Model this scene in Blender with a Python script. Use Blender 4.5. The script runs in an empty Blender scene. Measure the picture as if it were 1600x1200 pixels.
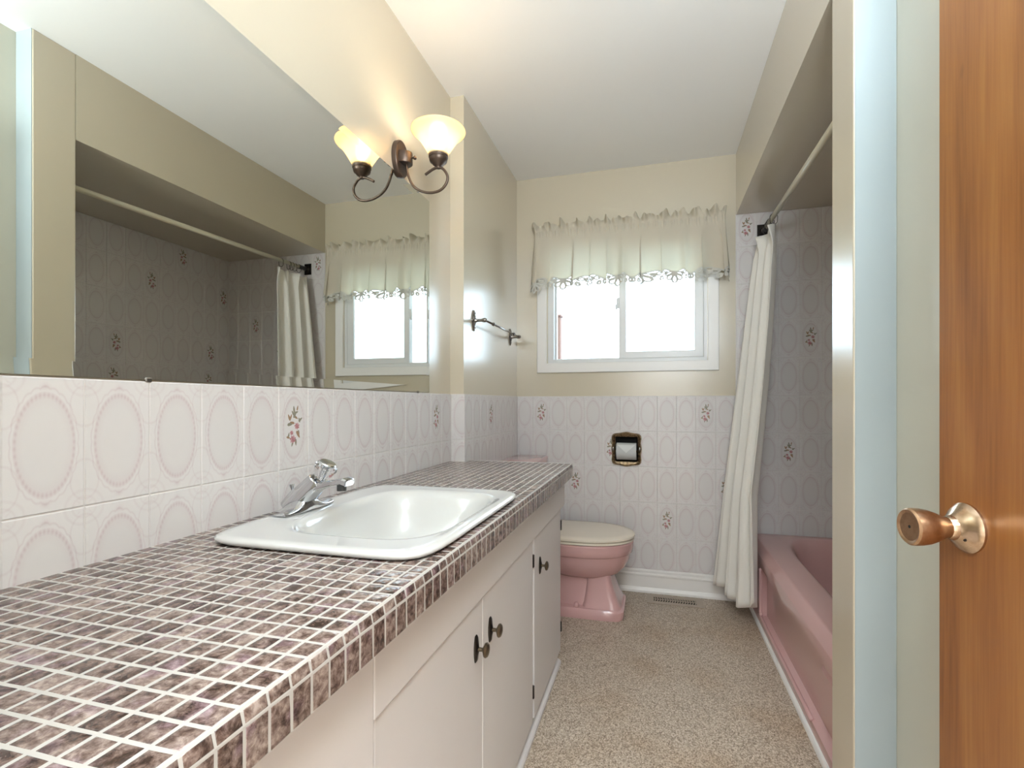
import bpy, bmesh, math, random
from math import sin, cos, pi, atan2, radians as R
from mathutils import Vector, Matrix
random.seed(7)
C = bpy.context.scene
COL = C.collection

# ------------------------------------------------------------------ camera
cam = bpy.data.cameras.new('camera'); cam_o = bpy.data.objects.new('camera', cam); COL.objects.link(cam_o)
FPX, CX, CY, YAW, CAMX, CAMZ = 765.62, 816.04, 628.99, 0.2634, 0.8898, 1.0917
cam.sensor_width = 36.0; cam.lens = FPX/1600*36
cam.shift_x = -(CX-800)/1600; cam.shift_y = (CY-600)/1600
cam.clip_start = 0.02
cam_o.location = (CAMX, 0, CAMZ); cam_o.rotation_euler = (pi/2, 0, YAW)
C.camera = cam_o

# ------------------------------------------------------------------ sky, lights, exposure
w = bpy.data.worlds.new('overcast_sky'); C.world = w; w.use_nodes = True
bg = w.node_tree.nodes['Background']; bg.inputs[0].default_value = (0.72, 0.86, 1.0, 1); bg.inputs[1].default_value = 4.0

def area(name, loc, rot, sx, sy, power, color):
    l = bpy.data.lights.new(name, 'AREA'); l.shape = 'RECTANGLE'; l.size = sx; l.size_y = sy
    l.energy = power; l.color = color
    o = bpy.data.objects.new(name, l); COL.objects.link(o); o.location = loc; o.rotation_euler = rot
    return o
area('added_entrance_fill', (0.98, 0.50, 2.445), (R(12), 0, 0), 0.5, 0.5, 4.5, (0.52, 0.75, 1.0))  # added fill lamp over the near end, not a fixture of the room
area('photographers_bounced_flash', (1.16, -0.05, 1.88), (R(150), 0, R(-2)), 0.35, 0.3, 28, (0.80, 0.91, 1.0))
area('hallway_ceiling_light', (0.85, -0.75, 2.40), (0, 0, 0), 1.1, 1.0, 46, (0.93, 0.96, 1.0))
area('window_daylight', (0.75, 3.95, 3.15), (R(-38), 0, 0), 1.6, 1.0, 130, (1.0, 0.94, 0.87))

vs = C.view_settings
C.display_settings.display_device = 'sRGB'
vs.view_transform = 'Standard'; vs.look = 'None'; vs.gamma = 1; vs.exposure = 0.80; vs.use_curve_mapping = False

# ------------------------------------------------------------------ room numbers (metres)
TW, TH = 0.1051, 0.205           # wall tile pitch
TT = 1.130                       # top of the wainscot tiles
YB = 2.929; PX = 0.065; PY = 2.051; SX = 1.326; XR = 2.153; YW = 1.27; YT = 1.41; XN = 1.41; H = 2.468; SZ = 2.13
CT = 0.829                       # counter top

# ------------------------------------------------------------------ node helper
class N:
    """tiny expression wrapper over math nodes"""
    def __init__(s, t, sock): s.t, s.k = t, sock
    def _m(s, op, *a, clamp=False):
        n = s.t.nodes.new('ShaderNodeMath'); n.operation = op; n.use_clamp = clamp
        for i, v in enumerate((s,)+a):
            if isinstance(v, N): s.t.links.new(v.k, n.inputs[i])
            else: n.inputs[i].default_value = v
        return N(s.t, n.outputs[0])
    def __add__(s, o): return s._m('ADD', o)
    __radd__ = __add__
    def __sub__(s, o): return s._m('SUBTRACT', o)
    def __rsub__(s, o): return s._m('MULTIPLY', -1.0)._m('ADD', o)
    def __mul__(s, o): return s._m('MULTIPLY', o)
    __rmul__ = __mul__
    def __truediv__(s, o): return s._m('DIVIDE', o)
    def abs(s): return s._m('ABSOLUTE')
    def sqrt(s): return s._m('SQRT')
    def sin(s): return s._m('SINE')
    def floor(s): return s._m('FLOOR')
    def max(s, o): return s._m('MAXIMUM', o)
    def min(s, o): return s._m('MINIMUM', o)
    def atan2(s, o): return s._m('ARCTAN2', o)
    def peak(s, c, wd):            # 1 at c falling to 0 at distance wd
        return ((s-c).abs()*(-1.0/wd))._m('ADD', 1.0, clamp=True)
    def step(s, a, b):             # smooth 0..1 between a and b
        n = s.t.nodes.new('ShaderNodeMapRange'); n.interpolation_type = 'SMOOTHSTEP'
        s.t.links.new(s.k, n.inputs[0]); n.inputs[1].default_value = a; n.inputs[2].default_value = b
        return N(s.t, n.outputs[0])

def mat(name, col=(0.8, 0.8, 0.8), rough=0.5, metal=0.0, **kw):
    m = bpy.data.materials.new(name); m.use_nodes = True
    b = m.node_tree.nodes['Principled BSDF']
    b.inputs['Base Color'].default_value = (*col, 1); b.inputs['Roughness'].default_value = rough
    b.inputs['Metallic'].default_value = metal
    for k, v in kw.items():
        b.inputs[k.replace('_', ' ')].default_value = v
    return m
def nodes(m): return m.node_tree, m.node_tree.nodes['Principled BSDF']
def add(t, kind, **kw):
    n = t.nodes.new(kind)
    for k, v in kw.items(): setattr(n, k, v)
    return n
def noise(t, vec, scale, detail=2, rough=0.5, dist=0.0):
    n = add(t, 'ShaderNodeTexNoise'); n.inputs['Scale'].default_value = scale; n.inputs['Detail'].default_value = detail
    n.inputs['Roughness'].default_value = rough; n.inputs['Distortion'].default_value = dist
    if vec is not None: t.links.new(vec, n.inputs['Vector'])
    return n
def ramp(t, fac, stops):
    n = add(t, 'ShaderNodeValToRGB'); e = n.color_ramp.elements
    while len(e) < len(stops): e.new(0.5)
    for i, (p, c) in enumerate(stops): e[i].position = p; e[i].color = (*c, 1)
    t.links.new(fac, n.inputs[0]); return n
def mixc(t, fac, a, b, mode='MIX'):
    n = add(t, 'ShaderNodeMix', data_type='RGBA', blend_type=mode)
    if isinstance(fac, float): n.inputs[0].default_value = fac
    else: t.links.new(fac, n.inputs[0])
    for i, v in ((6, a), (7, b)):
        if isinstance(v, tuple): n.inputs[i].default_value = (*v, 1)
        else: t.links.new(v, n.inputs[i])
    return n.outputs[2]
def bump(t, b, h, strength, dist):
    n = add(t, 'ShaderNodeBump'); n.inputs['Strength'].default_value = strength; n.inputs['Distance'].default_value = dist
    t.links.new(h, n.inputs['Height']); t.links.new(n.outputs[0], b.inputs['Normal'])
def world_pos(t): return add(t, 'ShaderNodeNewGeometry').outputs['Position']
def obj_pos(t): return add(t, 'ShaderNodeTexCoord').outputs['Object']

# ------------------------------------------------------------------ materials
def paint(name, col, rough, bs=0.08):
    m = mat(name, col, rough); t, b = nodes(m)
    n = noise(t, obj_pos(t), 260, 2)
    bump(t, b, n.outputs['Fac'], bs, 0.0006)
    return m
M_wall = paint('cream_semi_gloss_paint', (0.565, 0.495, 0.37), 0.23, 0.05)
M_wall2 = paint('pale_grey_green_paint', (0.565, 0.545, 0.45), 0.34, 0.05)
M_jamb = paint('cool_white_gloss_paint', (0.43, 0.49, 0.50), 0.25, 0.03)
_w = M_wall.node_tree.nodes['Principled BSDF'].inputs; _w['Specular IOR Level'].default_value = 1.0; _w["Coat Weight"].default_value = 0.8; _w["Coat Roughness"].default_value = 0.28
M_ceil = paint('white_ceiling_paint', (0.92, 0.91, 0.89), 0.7, 0.15)
M_trim = paint('white_trim_paint', (0.84, 0.815, 0.78), 0.3, 0.03)
M_cab = paint('white_cabinet_paint', (0.70, 0.665, 0.65), 0.42, 0.04)
M_vinyl = mat('white_vinyl_window_frame', (0.74, 0.74, 0.73), 0.3)
M_grout = mat('white_tile_grout', (0.72, 0.68, 0.65), 0.8)
M_grout2 = paint('cream_mosaic_grout', (0.47, 0.445, 0.41), 0.75, 0.3)
M_dark = mat('black_gap', (0.012, 0.011, 0.010), 0.9)

def oval_tile():
    m = mat('oval_pattern_wall_tile', rough=0.12); t, b = nodes(m)
    uv = add(t, 'ShaderNodeUVMap'); uv.uv_map = 'UVMap'
    sp = add(t, 'ShaderNodeSeparateXYZ'); t.links.new(uv.outputs[0], sp.inputs[0])
    u, v = N(t, sp.outputs[0]), N(t, sp.outputs[1])
    x, y = (u-0.5)*(1/0.395), (v-0.5)*(1/0.41)
    r = (x*x+y*y).sqrt(); a = y.atan2(x)
    scal = (a*11.0).sin().abs()
    bead = (a*44.0).sin()*0.5+0.5
    ring = r.peak(0.90, 0.075)
    inner = r.step(0.62, 0.90)*(1.0-r.step(0.93, 0.98))
    line = (r-scal*0.035).peak(1.02, 0.035)
    top = (x.abs()).peak(0.0, 0.22)*r.peak(1.06, 0.09)
    # corner fans, measured in tile widths
    cu, cv = 0.5-(u-0.5).abs(), (0.5-(v-0.5).abs())*(TH/TW)
    cr = (cu*cu*1.0+cv*cv*1.0).sqrt()
    fan = cr.peak(0.26, 0.035)*0.8+cr.peak(0.16, 0.025)*0.8+(cu-cv).abs().peak(0.0, 0.03)*cr.peak(0.11, 0.06)
    outer_fan = (((cu-0.02)*(cu-0.02)*3.0+(cv-0.42)*(cv-0.42)).sqrt()).peak(0.30, 0.03)*0.35
    pink = ring*(bead*0.30+0.20)+line*0.30+inner*0.14+top*0.35+fan*0.20+outer_fan*0.6
    n = noise(t, obj_pos(t), 60, 4, 0.6)
    pink = pink._m('MINIMUM', 1.0)
    base = mixc(t, r.step(0.80, 0.9).k, (0.68, 0.65, 0.635), (0.70, 0.67, 0.655))
    col = mixc(t, pink.k, base, (0.53, 0.40, 0.42))
    t.links.new(col, b.inputs['Base Color'])
    hgt = ring*(bead*0.5+0.5)+line*0.5+fan*0.5+N(t, n.outputs['Fac'])*r.step(1.0, 1.1)*0.8+top
    bump(t, b, hgt.k, 0.25, 0.0012)
    return m
M_tile = oval_tile()
M_rose = mat('printed_rose_pink', (0.50, 0.27, 0.28), 0.2)
M_rose2 = mat('printed_rose_dark_pink', (0.40, 0.18, 0.19), 0.2)
M_leaf = mat('printed_leaf_grey_green', (0.27, 0.25, 0.19), 0.2)
M_stem = mat('printed_stem_brown', (0.34, 0.22, 0.14), 0.2)

def mosaic():
    m = mat('mauve_brown_glass_mosaic', rough=0.1); t, b = nodes(m)
    pos = world_pos(t)
    n1 = noise(t, pos, 80, 4, 0.7, 0.35); n2 = noise(t, pos, 30, 2, 0.5)
    sp = add(t, 'ShaderNodeSeparateXYZ'); t.links.new(pos, sp.inputs[0])
    cx = ((N(t, sp.outputs[0])-0.0015)*(1/0.0272)).floor(); cy = ((N(t, sp.outputs[1])-0.002)*(1/0.0285)).floor()
    cb = add(t, 'ShaderNodeCombineXYZ'); t.links.new(cx.k, cb.inputs[0]); t.links.new(cy.k, cb.inputs[1])
    wn = add(t, 'ShaderNodeTexWhiteNoise'); t.links.new(cb.outputs[0], wn.inputs['Vector'])
    rnd = N(t, wn.outputs['Value'])
    f = N(t, n1.outputs['Fac'])+(rnd-0.5)*0.17
    cr = ramp(t, f.k, [(0.34, (0.045, 0.027, 0.022)), (0.44, (0.115, 0.076, 0.064)), (0.56, (0.23, 0.170, 0.150)), (0.72, (0.42, 0.345, 0.31))])
    tint = mixc(t, N(t, n2.outputs['Fac']).step(0.5, 0.68).k, (1.0, 0.98, 0.94), (0.93, 0.84, 1.0))
    t.links.new(mixc(t, 1.0, cr.outputs[0], tint, 'MULTIPLY'), b.inputs['Base Color'])
    n3 = noise(t, pos, 70, 2); bump(t, b, n3.outputs['Fac'], 0.25, 0.002)
    return m
M_mosaic = mosaic()

def floor_mat():
    m = mat('speckled_beige_vinyl', rough=0.45); t, b = nodes(m)
    p = obj_pos(t)
    mp = add(t, 'ShaderNodeMapping'); mp.inputs['Scale'].default_value = (1, 0.7, 1); t.links.new(p, mp.inputs[0])
    vo = add(t, 'ShaderNodeTexVoronoi'); vo.inputs['Scale'].default_value = 330; t.links.new(mp.outputs[0], vo.inputs['Vector'])
    sp = add(t, 'ShaderNodeSeparateColor'); t.links.new(vo.outputs['Color'], sp.inputs[0])
    n1 = noise(t, p, 150, 4, 0.7)
    f = N(t, sp.outputs[0])*0.55+N(t, n1.outputs['Fac'])*0.45
    cr = ramp(t, f.k, [(0.18, (0.17, 0.115, 0.08)), (0.36, (0.35, 0.275, 0.205)), (0.6, (0.53, 0.44, 0.345)), (0.8, (0.70, 0.61, 0.51))])
    n2 = noise(t, p, 3.0, 3)
    t.links.new(mixc(t, N(t, n2.outputs['Fac']).step(0.45, 0.75).k, cr.outputs[0], mixc(t, 1.0, cr.outputs[0], (0.86, 0.78, 0.70), 'MULTIPLY')), b.inputs['Base Color'])
    bump(t, b, n1.outputs['Fac'], 0.15, 0.001)
    return m
M_floor = floor_mat()

def wood():
    m = mat('varnished_orange_fir_veneer', rough=0.28); t, b = nodes(m)
    p = obj_pos(t)
    mp = add(t, 'ShaderNodeMapping'); mp.inputs['Scale'].default_value = (9, 9, 0.55); t.links.new(p, mp.inputs[0])
    n1 = noise(t, mp.outputs[0], 2.2, 4, 0.55, 0.6)
    mp2 = add(t, 'ShaderNodeMapping'); mp2.inputs['Scale'].default_value = (60, 60, 1.6); t.links.new(p, mp2.inputs[0])
    n2 = noise(t, mp2.outputs[0], 4, 3, 0.6)
    f = N(t, n1.outputs['Fac'])*0.7+N(t, n2.outputs['Fac'])*0.3
    cr = ramp(t, f.k, [(0.3, (0.15, 0.050, 0.012)), (0.5, (0.25, 0.095, 0.023)), (0.7, (0.33, 0.145, 0.037))])
    mp3 = add(t, 'ShaderNodeMapping'); mp3.inputs['Scale'].default_value = (14, 14, 5.0); t.links.new(p, mp3.inputs[0])
    n3 = noise(t, mp3.outputs[0], 2, 1, 0.5)
    knots = N(t, n3.outputs['Fac']).step(0.74, 0.80)
    t.links.new(mixc(t, (knots*0.5).k, cr.outputs[0], (0.12, 0.045, 0.018)), b.inputs['Base Color'])
    b.inputs['Coat Weight'].default_value = 0.5; b.inputs['Coat Roughness'].default_value = 0.15
    return m
M_wood = wood()
M_pink = mat('dusty_pink_porcelain', (0.62, 0.375, 0.36), 0.12, Coat_Weight=0.3, Coat_Roughness=0.05)
M_pinkl = M_pink
M_white_porc = mat('white_enamel', (0.62, 0.62, 0.60), 0.09, Coat_Weight=0.4, Coat_Roughness=0.04)
M_seat = mat('ivory_plastic_seat', (0.78, 0.695, 0.58), 0.2)
M_chrome = mat('polished_chrome', (0.60, 0.61, 0.63), 0.06, 1.0)
M_chromed = mat('dark_aerator_mesh', (0.10, 0.10, 0.10), 0.4, 0.8)
M_acryl = mat('clear_faceted_acrylic', (0.97, 0.98, 1.0), 0.02, 0.0, Transmission_Weight=1.0, IOR=1.45)
M_bronze = mat('dark_bronze_metal', (0.115, 0.08, 0.06), 0.38, 0.75)
M_blackbr = mat('blackened_bronze', (0.04, 0.034, 0.03), 0.3, 0.8)
M_knobbr = mat('antique_brass_knob_cap', (0.16, 0.125, 0.085), 0.3, 0.9)
M_silver = mat('antique_silver', (0.33, 0.31, 0.29), 0.22, 1.0)
M_paper = mat('white_paper', (0.72, 0.72, 0.70), 0.9)
M_paper_shade = mat('white_tissue_fold_shade', (0.56, 0.56, 0.55), 0.95)  # same tissue painted darker, standing in for the shadow along the folded flap
M_rod = mat('ivory_enamelled_rod', (0.62, 0.57, 0.43), 0.28)
M_vent = mat('beige_enamelled_metal', (0.42, 0.34, 0.265), 0.4)
M_post = mat('red_brown_weathered_wood', (0.13, 0.075, 0.065), 0.8)
M_lip = mat('black_mirror_edge', (0.03, 0.04, 0.035), 0.3)
def brushed(name, c, c2, rough):
    m = mat(name, c, rough, 1.0); t, b = nodes(m)
    n = noise(t, obj_pos(t), 90, 3, 0.6)
    cr = ramp(t, n.outputs['Fac'], [(0.3, c2), (0.65, c)]); t.links.new(cr.outputs[0], b.inputs['Base Color'])
    return m
M_brassdoor = brushed('antique_copper_brass', (0.56, 0.37, 0.23), (0.43, 0.27, 0.16), 0.32)
M_rose_pl = brushed('worn_nickel_brass', (0.62, 0.47, 0.34), (0.46, 0.33, 0.22), 0.20)
M_brass = brushed('aged_brass_casting', (0.30, 0.21, 0.12), (0.05, 0.035, 0.022), 0.32)
M_mirror = mat('silvered_mirror', (0.745, 0.75, 0.70), 0.0, 1.0)

def cloth(name, col, trans, wt, scale=900):
    m = bpy.data.materials.new(name); m.use_nodes = True; t = m.node_tree; t.nodes.clear()
    out = add(t, 'ShaderNodeOutputMaterial'); mx = add(t, 'ShaderNodeMixShader'); mx.inputs[0].default_value = wt
    d = add(t, 'ShaderNodeBsdfDiffuse'); d.inputs[0].default_value = (*col, 1)
    tr = add(t, 'ShaderNodeBsdfTranslucent'); tr.inputs[0].default_value = (*trans, 1)
    n = noise(t, obj_pos(t), scale, 2); bm_ = add(t, 'ShaderNodeBump'); bm_.inputs['Strength'].default_value = 0.15; bm_.inputs['Distance'].default_value = 0.0005
    t.links.new(n.outputs['Fac'], bm_.inputs['Height']); t.links.new(bm_.outputs[0], d.inputs['Normal'])
    t.links.new(d.outputs[0], mx.inputs[1]); t.links.new(tr.outputs[0], mx.inputs[2]); t.links.new(mx.outputs[0], out.inputs[0])
    return m
M_val = cloth('cream_cotton_valance', (0.78, 0.69, 0.56), (0.38, 0.41, 0.32), 0.34)
M_lace = cloth('cream_embroidered_cutwork', (0.60, 0.58, 0.52), (0.4, 0.42, 0.38), 0.08)
M_cur = cloth('white_shower_curtain_fabric', (0.86, 0.82, 0.755), (0.6, 0.58, 0.52), 0.12)

def glass_pane(name, tint, gloss):
    m = bpy.data.materials.new(name); m.use_nodes = True; t = m.node_tree; t.nodes.clear()
    out = add(t, 'ShaderNodeOutputMaterial'); mx = add(t, 'ShaderNodeMixShader')
    fr = add(t, 'ShaderNodeFresnel'); fr.inputs[0].default_value = 1.45
    tr = add(t, 'ShaderNodeBsdfTransparent'); tr.inputs[0].default_value = (*tint, 1)
    g = add(t, 'ShaderNodeBsdfGlossy'); g.inputs['Roughness'].default_value = gloss
    t.links.new(fr.outputs[0], mx.inputs[0]); t.links.new(tr.outputs[0], mx.inputs[1]); t.links.new(g.outputs[0], mx.inputs[2]); t.links.new(mx.outputs[0], out.inputs[0])
    return m
M_glass = glass_pane('clear_window_glass', (0.95, 0.98, 0.98), 0.0)

def shade_mat():
    m = bpy.data.materials.new('frosted_amber_shade_glass'); m.use_nodes = True; t = m.node_tree; t.nodes.clear()
    out = add(t, 'ShaderNodeOutputMaterial'); mx = add(t, 'ShaderNodeMixShader'); mx.inputs[0].default_value = 0.5
    d = add(t, 'ShaderNodeBsdfDiffuse'); d.inputs[0].default_value = (0.85, 0.70, 0.48, 1)
    tr = add(t, 'ShaderNodeBsdfTranslucent'); tr.inputs[0].default_value = (0.95, 0.78, 0.52, 1)
    rf = add(t, 'ShaderNodeBsdfRefraction'); rf.inputs[0].default_value = (1, 0.93, 0.80, 1); rf.inputs['Roughness'].default_value = 0.8; rf.inputs['IOR'].default_value = 1.12
    m2 = add(t, 'ShaderNodeMixShader'); m2.inputs[0].default_value = 0.30
    t.links.new(d.outputs[0], mx.inputs[1]); t.links.new(tr.outputs[0], mx.inputs[2])
    t.links.new(mx.outputs[0], m2.inputs[1]); t.links.new(rf.outputs[0], m2.inputs[2]); t.links.new(m2.outputs[0], out.inputs[0])
    return m
M_shade = shade_mat()
M_bulb = bpy.data.materials.new('lit_bulb'); M_bulb.use_nodes = True
_b = M_bulb.node_tree.nodes['Principled BSDF']; _b.inputs['Emission Color'].default_value = (1, 0.86, 0.66, 1); _b.inputs['Emission Strength'].default_value = 20

# ------------------------------------------------------------------ object helpers
def empty(name, loc=(0, 0, 0), rot=(0, 0, 0)):
    o = bpy.data.objects.new(name, None); COL.objects.link(o); o.location = loc; o.rotation_euler = rot
    o.empty_display_size = 0.05
    return o
def tag(o, label=None, cat=None, group=None, kind=None):
    for k, v in (('label', label), ('category', cat), ('group', group), ('kind', kind)):
        if v: o[k] = v
    return o
def link(name, me, parent=None, loc=None, rot=None):
    o = bpy.data.objects.new(name, me); COL.objects.link(o)
    if parent: o.parent = parent
    if loc: o.location = loc
    if rot: o.rotation_euler = rot
    return o
def mesh_of(name, bm, mats, smooth=False, angle=None):
    bmesh.ops.recalc_face_normals(bm, faces=bm.faces)
    me = bpy.data.meshes.new(name); bm.to_mesh(me); bm.free()
    for m in (mats if isinstance(mats, (list, tuple)) else [mats]): me.materials.append(m)
    if smooth or angle:
        me.polygons.foreach_set('use_smooth', [True]*len(me.polygons))
        if angle:
            try: me.set_sharp_from_angle(angle=R(angle))
            except Exception: pass
    return me
def obj(name, bm, mats, parent=None, smooth=False, angle=None, loc=None, rot=None):
    return link(name, mesh_of(name, bm, mats, smooth, angle), parent, loc, rot)
def box(bm, x0, x1, y0, y1, z0, z1, bevel=0.0, seg=1, mi=0):
    vs_ = [bm.verts.new((x, y, z)) for x in (x0, x1) for y in (y0, y1) for z in (z0, z1)]
    F = [(0, 1, 3, 2), (4, 6, 7, 5), (0, 4, 5, 1), (2, 3, 7, 6), (0, 2, 6, 4), (1, 5, 7, 3)]
    fs = [bm.faces.new([vs_[i] for i in f]) for f in F]
    for f in fs: f.material_index = mi
    if bevel:
        es = list({e for f in fs for e in f.edges})
        bmesh.ops.bevel(bm, geom=es, offset=bevel, segments=seg, profile=0.5, affect='EDGES')
    return bm
def bx(*a, **k):
    return box(bmesh.new(), *a, **k)
def loft(bm, rings, cap0=True, cap1=True, closed=True):
    rv = [[bm.verts.new(p) for p in r] for r in rings]
    n = len(rv[0])
    for a, b in zip(rv, rv[1:]):
        for i in range(n if closed else n-1):
            j = (i+1) % n
            bm.faces.new((a[i], a[j], b[j], b[i]))
    if cap0: bm.faces.new(rv[0][::-1])
    if cap1: bm.faces.new(rv[-1])
    return rv
def sup(cx, cy, a, b, n, z, K=64):
    out = []
    for i in range(K):
        t = 2*pi*i/K; th = atan2(b*sin(t), a*cos(t)); c, s = cos(th), sin(th)
        r = (abs(c/a)**n+abs(s/b)**n)**(-1.0/n)
        out.append((cx+r*c, cy+r*s, z))
    return out
def lathe(bm, prof, K=32, org=(0, 0, 0), axis=(0, 0, 1), cap0=True, cap1=True, wob=None):
    ax = Vector(axis).normalized(); q = Vector((0, 0, 1)).rotation_difference(ax); o = Vector(org)
    rings = []
    for r, z in prof:
        rings.append([o+q @ Vector((max(r, 1e-5)*(wob(2*pi*i/K) if wob else 1)*cos(2*pi*i/K), max(r, 1e-5)*(wob(2*pi*i/K) if wob else 1)*sin(2*pi*i/K), z)) for i in range(K)])
    loft(bm, rings, cap0, cap1); return bm
def tube(bm, pts, r, K=12, caps=True):
    pts = [Vector(p) for p in pts]; rings = []; up = None
    for i, p in enumerate(pts):
        d = (pts[min(i+1, len(pts)-1)]-pts[max(i-1, 0)]).normalized()
        if up is None: up = Vector((0, 0, 1)) if abs(d.z) < 0.9 else Vector((1, 0, 0))
        s = d.cross(up).normalized(); up = s.cross(d).normalized()
        rr = r[i] if isinstance(r, (list, tuple)) else r
        rings.append([p+s*(rr*cos(2*pi*k/K))+up*(rr*sin(2*pi*k/K)) for k in range(K)])
    loft(bm, rings, caps, caps); return bm
def spline(pts, n=8):
    P = [Vector(p) for p in pts]; out = []
    for i in range(len(P)-1):
        p0, p1, p2, p3 = P[max(i-1, 0)], P[i], P[i+1], P[min(i+2, len(P)-1)]
        for k in range(n):
            t = k/n
            out.append(0.5*((2*p1)+(p2-p0)*t+(2*p0-5*p1+4*p2-p3)*t*t+(3*p1-p0-3*p2+p3)*t**3))
    out.append(P[-1]); return out
def extrude_profile(bm, prof, axis, a0, a1, at):
    """prof: closed list of 2-D points, at(p, a) -> 3-D"""
    loft(bm, [[at(p, a0) for p in prof], [at(p, a1) for p in prof]]); return bm
def sphere(bm, c, r, K=16, s=(1, 1, 1)):
    m = Matrix.Translation(c) @ Matrix.Diagonal((r*s[0], r*s[1], r*s[2], 1))
    bmesh.ops.create_uvsphere(bm, u_segments=K, v_segments=K//2, radius=1, matrix=m); return bm
def wall_with_holes(bm, u0, u1, v0, v1, holes, place):
    us = sorted({u0, u1, *[h[0] for h in holes], *[h[1] for h in holes]}); vs_ = sorted({v0, v1, *[h[2] for h in holes], *[h[3] for h in holes]})
    us = [u for u in us if u0 <= u <= u1]; vs_ = [v for v in vs_ if v0 <= v <= v1]
    for a, b in zip(us, us[1:]):
        for c, d in zip(vs_, vs_[1:]):
            m, n = (a+b)/2, (c+d)/2
            if any(h[0] < m < h[1] and h[2] < n < h[3] for h in holes): continue
            place(bm, a, b, c, d)
    return bm

# ------------------------------------------------------------------ wall tiles
def flower(bm, uvl, L):
    """flat printed bouquet lying on the face of a tile; L(u, v, lift) -> point"""
    rr = random.Random(5)
    def petal(u, v, a, ln, wd, mi, lift):
        pts = []
        for k in range(8):
            t = 2*pi*k/8; x = cos(t)*ln*0.68; y = sin(t)*wd*0.72*(1-0.4*cos(t))
            pts.append(bm.verts.new(L(u+x*cos(a)-y*sin(a), v+(x*sin(a)+y*cos(a))*TW/TH, lift)))
        f = bm.faces.new(pts); f.material_index = mi
    for (u, v, r) in ((0.60, 0.52, 0.085), (0.46, 0.36, 0.10), (0.42, 0.44, 0.06)):
        for k in range(7):
            a = k*0.9; petal(u+cos(a)*r*0.55, v+sin(a)*r*0.55*TW/TH, a+0.8, r*0.95, r*0.36, 1 if k % 3 else 2, 0.00018+0.00002*k)
        petal(u, v, 0.5, r*0.5, r*0.4, 2, 0.0004)
    for (u, v, a, l) in ((0.38, 0.55, 0.2, 0.16), (0.44, 0.565, 2.9, 0.12), (0.64, 0.415, -1.0, 0.16), (0.66, 0.43, -1.4, 0.12), (0.34, 0.63, 2.0, 0.13), (0.40, 0.64, 1.2, 0.10),
                         (0.53, 0.66, 1.0, 0.13), (0.47, 0.68, 2.2, 0.12), (0.57, 0.69, 0.3, 0.12), (0.50, 0.73, 1.7, 0.13), (0.62, 0.745, 1.3, 0.10), (0.56, 0.63, -0.5, 0.12),
                         (0.72, 0.60, 0.6, 0.12), (0.68, 0.595, 1.9, 0.10), (0.32, 0.41, 1.3, 0.11), (0.31, 0.385, -0.3, 0.10), (0.56, 0.32, -1.5, 0.13), (0.44, 0.30, -1.9, 0.10)):
        petal(u, v, a, l, l*0.34, 3 if rr.random() < 0.7 else 4, 0.0002+rr.random()*0.0001)
TILE_SLOTS = [M_tile, M_rose, M_rose2, M_leaf, M_stem]
def tile_mesh(rects, fl=False, name='tile'):
    """tile lying in the u (x) / v (z) plane facing -y, origin lower left of the full tile; rects in metres"""
    bm = bmesh.new(); uvl = bm.loops.layers.uv.new('UVMap'); g = 0.0009; D = 0.0065; c = 0.0013
    for (a, b, e, f) in rects:
        a, b, e, f = a+g, b-g, e+g, f-g
        if b-a < 0.006 or f-e < 0.006: continue
        o = [bm.verts.new(p) for p in ((a, 0, e), (b, 0, e), (b, 0, f), (a, 0, f))]
        s = [bm.verts.new(p) for p in ((a, -D+c, e), (b, -D+c, e), (b, -D+c, f), (a, -D+c, f))]
        t = [bm.verts.new(p) for p in ((a+c, -D, e+c), (b-c, -D, e+c), (b-c, -D, f-c), (a+c, -D, f-c))]
        fs = [bm.faces.new(t)]
        for i in range(4):
            j = (i+1) % 4
            fs.append(bm.faces.new((o[i], o[j], s[j], s[i]))); fs.append(bm.faces.new((s[i], s[j], t[j], t[i])))
    if fl: flower(bm, uvl, lambda u, v, l: (u*TW, -D-l, v*TH))
    me = bpy.data.meshes.new(name)
    for f in bm.faces:
        for lp in f.loops: lp[uvl].uv = (lp.vert.co.x/TW, lp.vert.co.z/TH)
        f.normal_update()
        if f.normal.y > 0.2: f.normal_flip()
    bm.to_mesh(me); bm.free()
    for m in TILE_SLOTS: me.materials.append(m)
    return me
ME_T = tile_mesh([(0, TW, 0, TH)]); ME_F = tile_mesh([(0, TW, 0, TH)], True)
def clip(r, holes):
    rects = [r]
    for h in holes:
        nr = []
        for (a, b, c, d) in rects:
            if h[1] <= a or h[0] >= b or h[3] <= c or h[2] >= d: nr.append((a, b, c, d)); continue
            if h[0] > a: nr.append((a, h[0], c, d))
            if h[1] < b: nr.append((h[1], b, c, d))
            a2, b2 = max(a, h[0]), min(b, h[1])
            if h[2] > c: nr.append((a2, b2, c, h[2]))
            if h[3] < d: nr.append((a2, b2, h[3], d))
        rects = nr
    return rects
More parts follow.
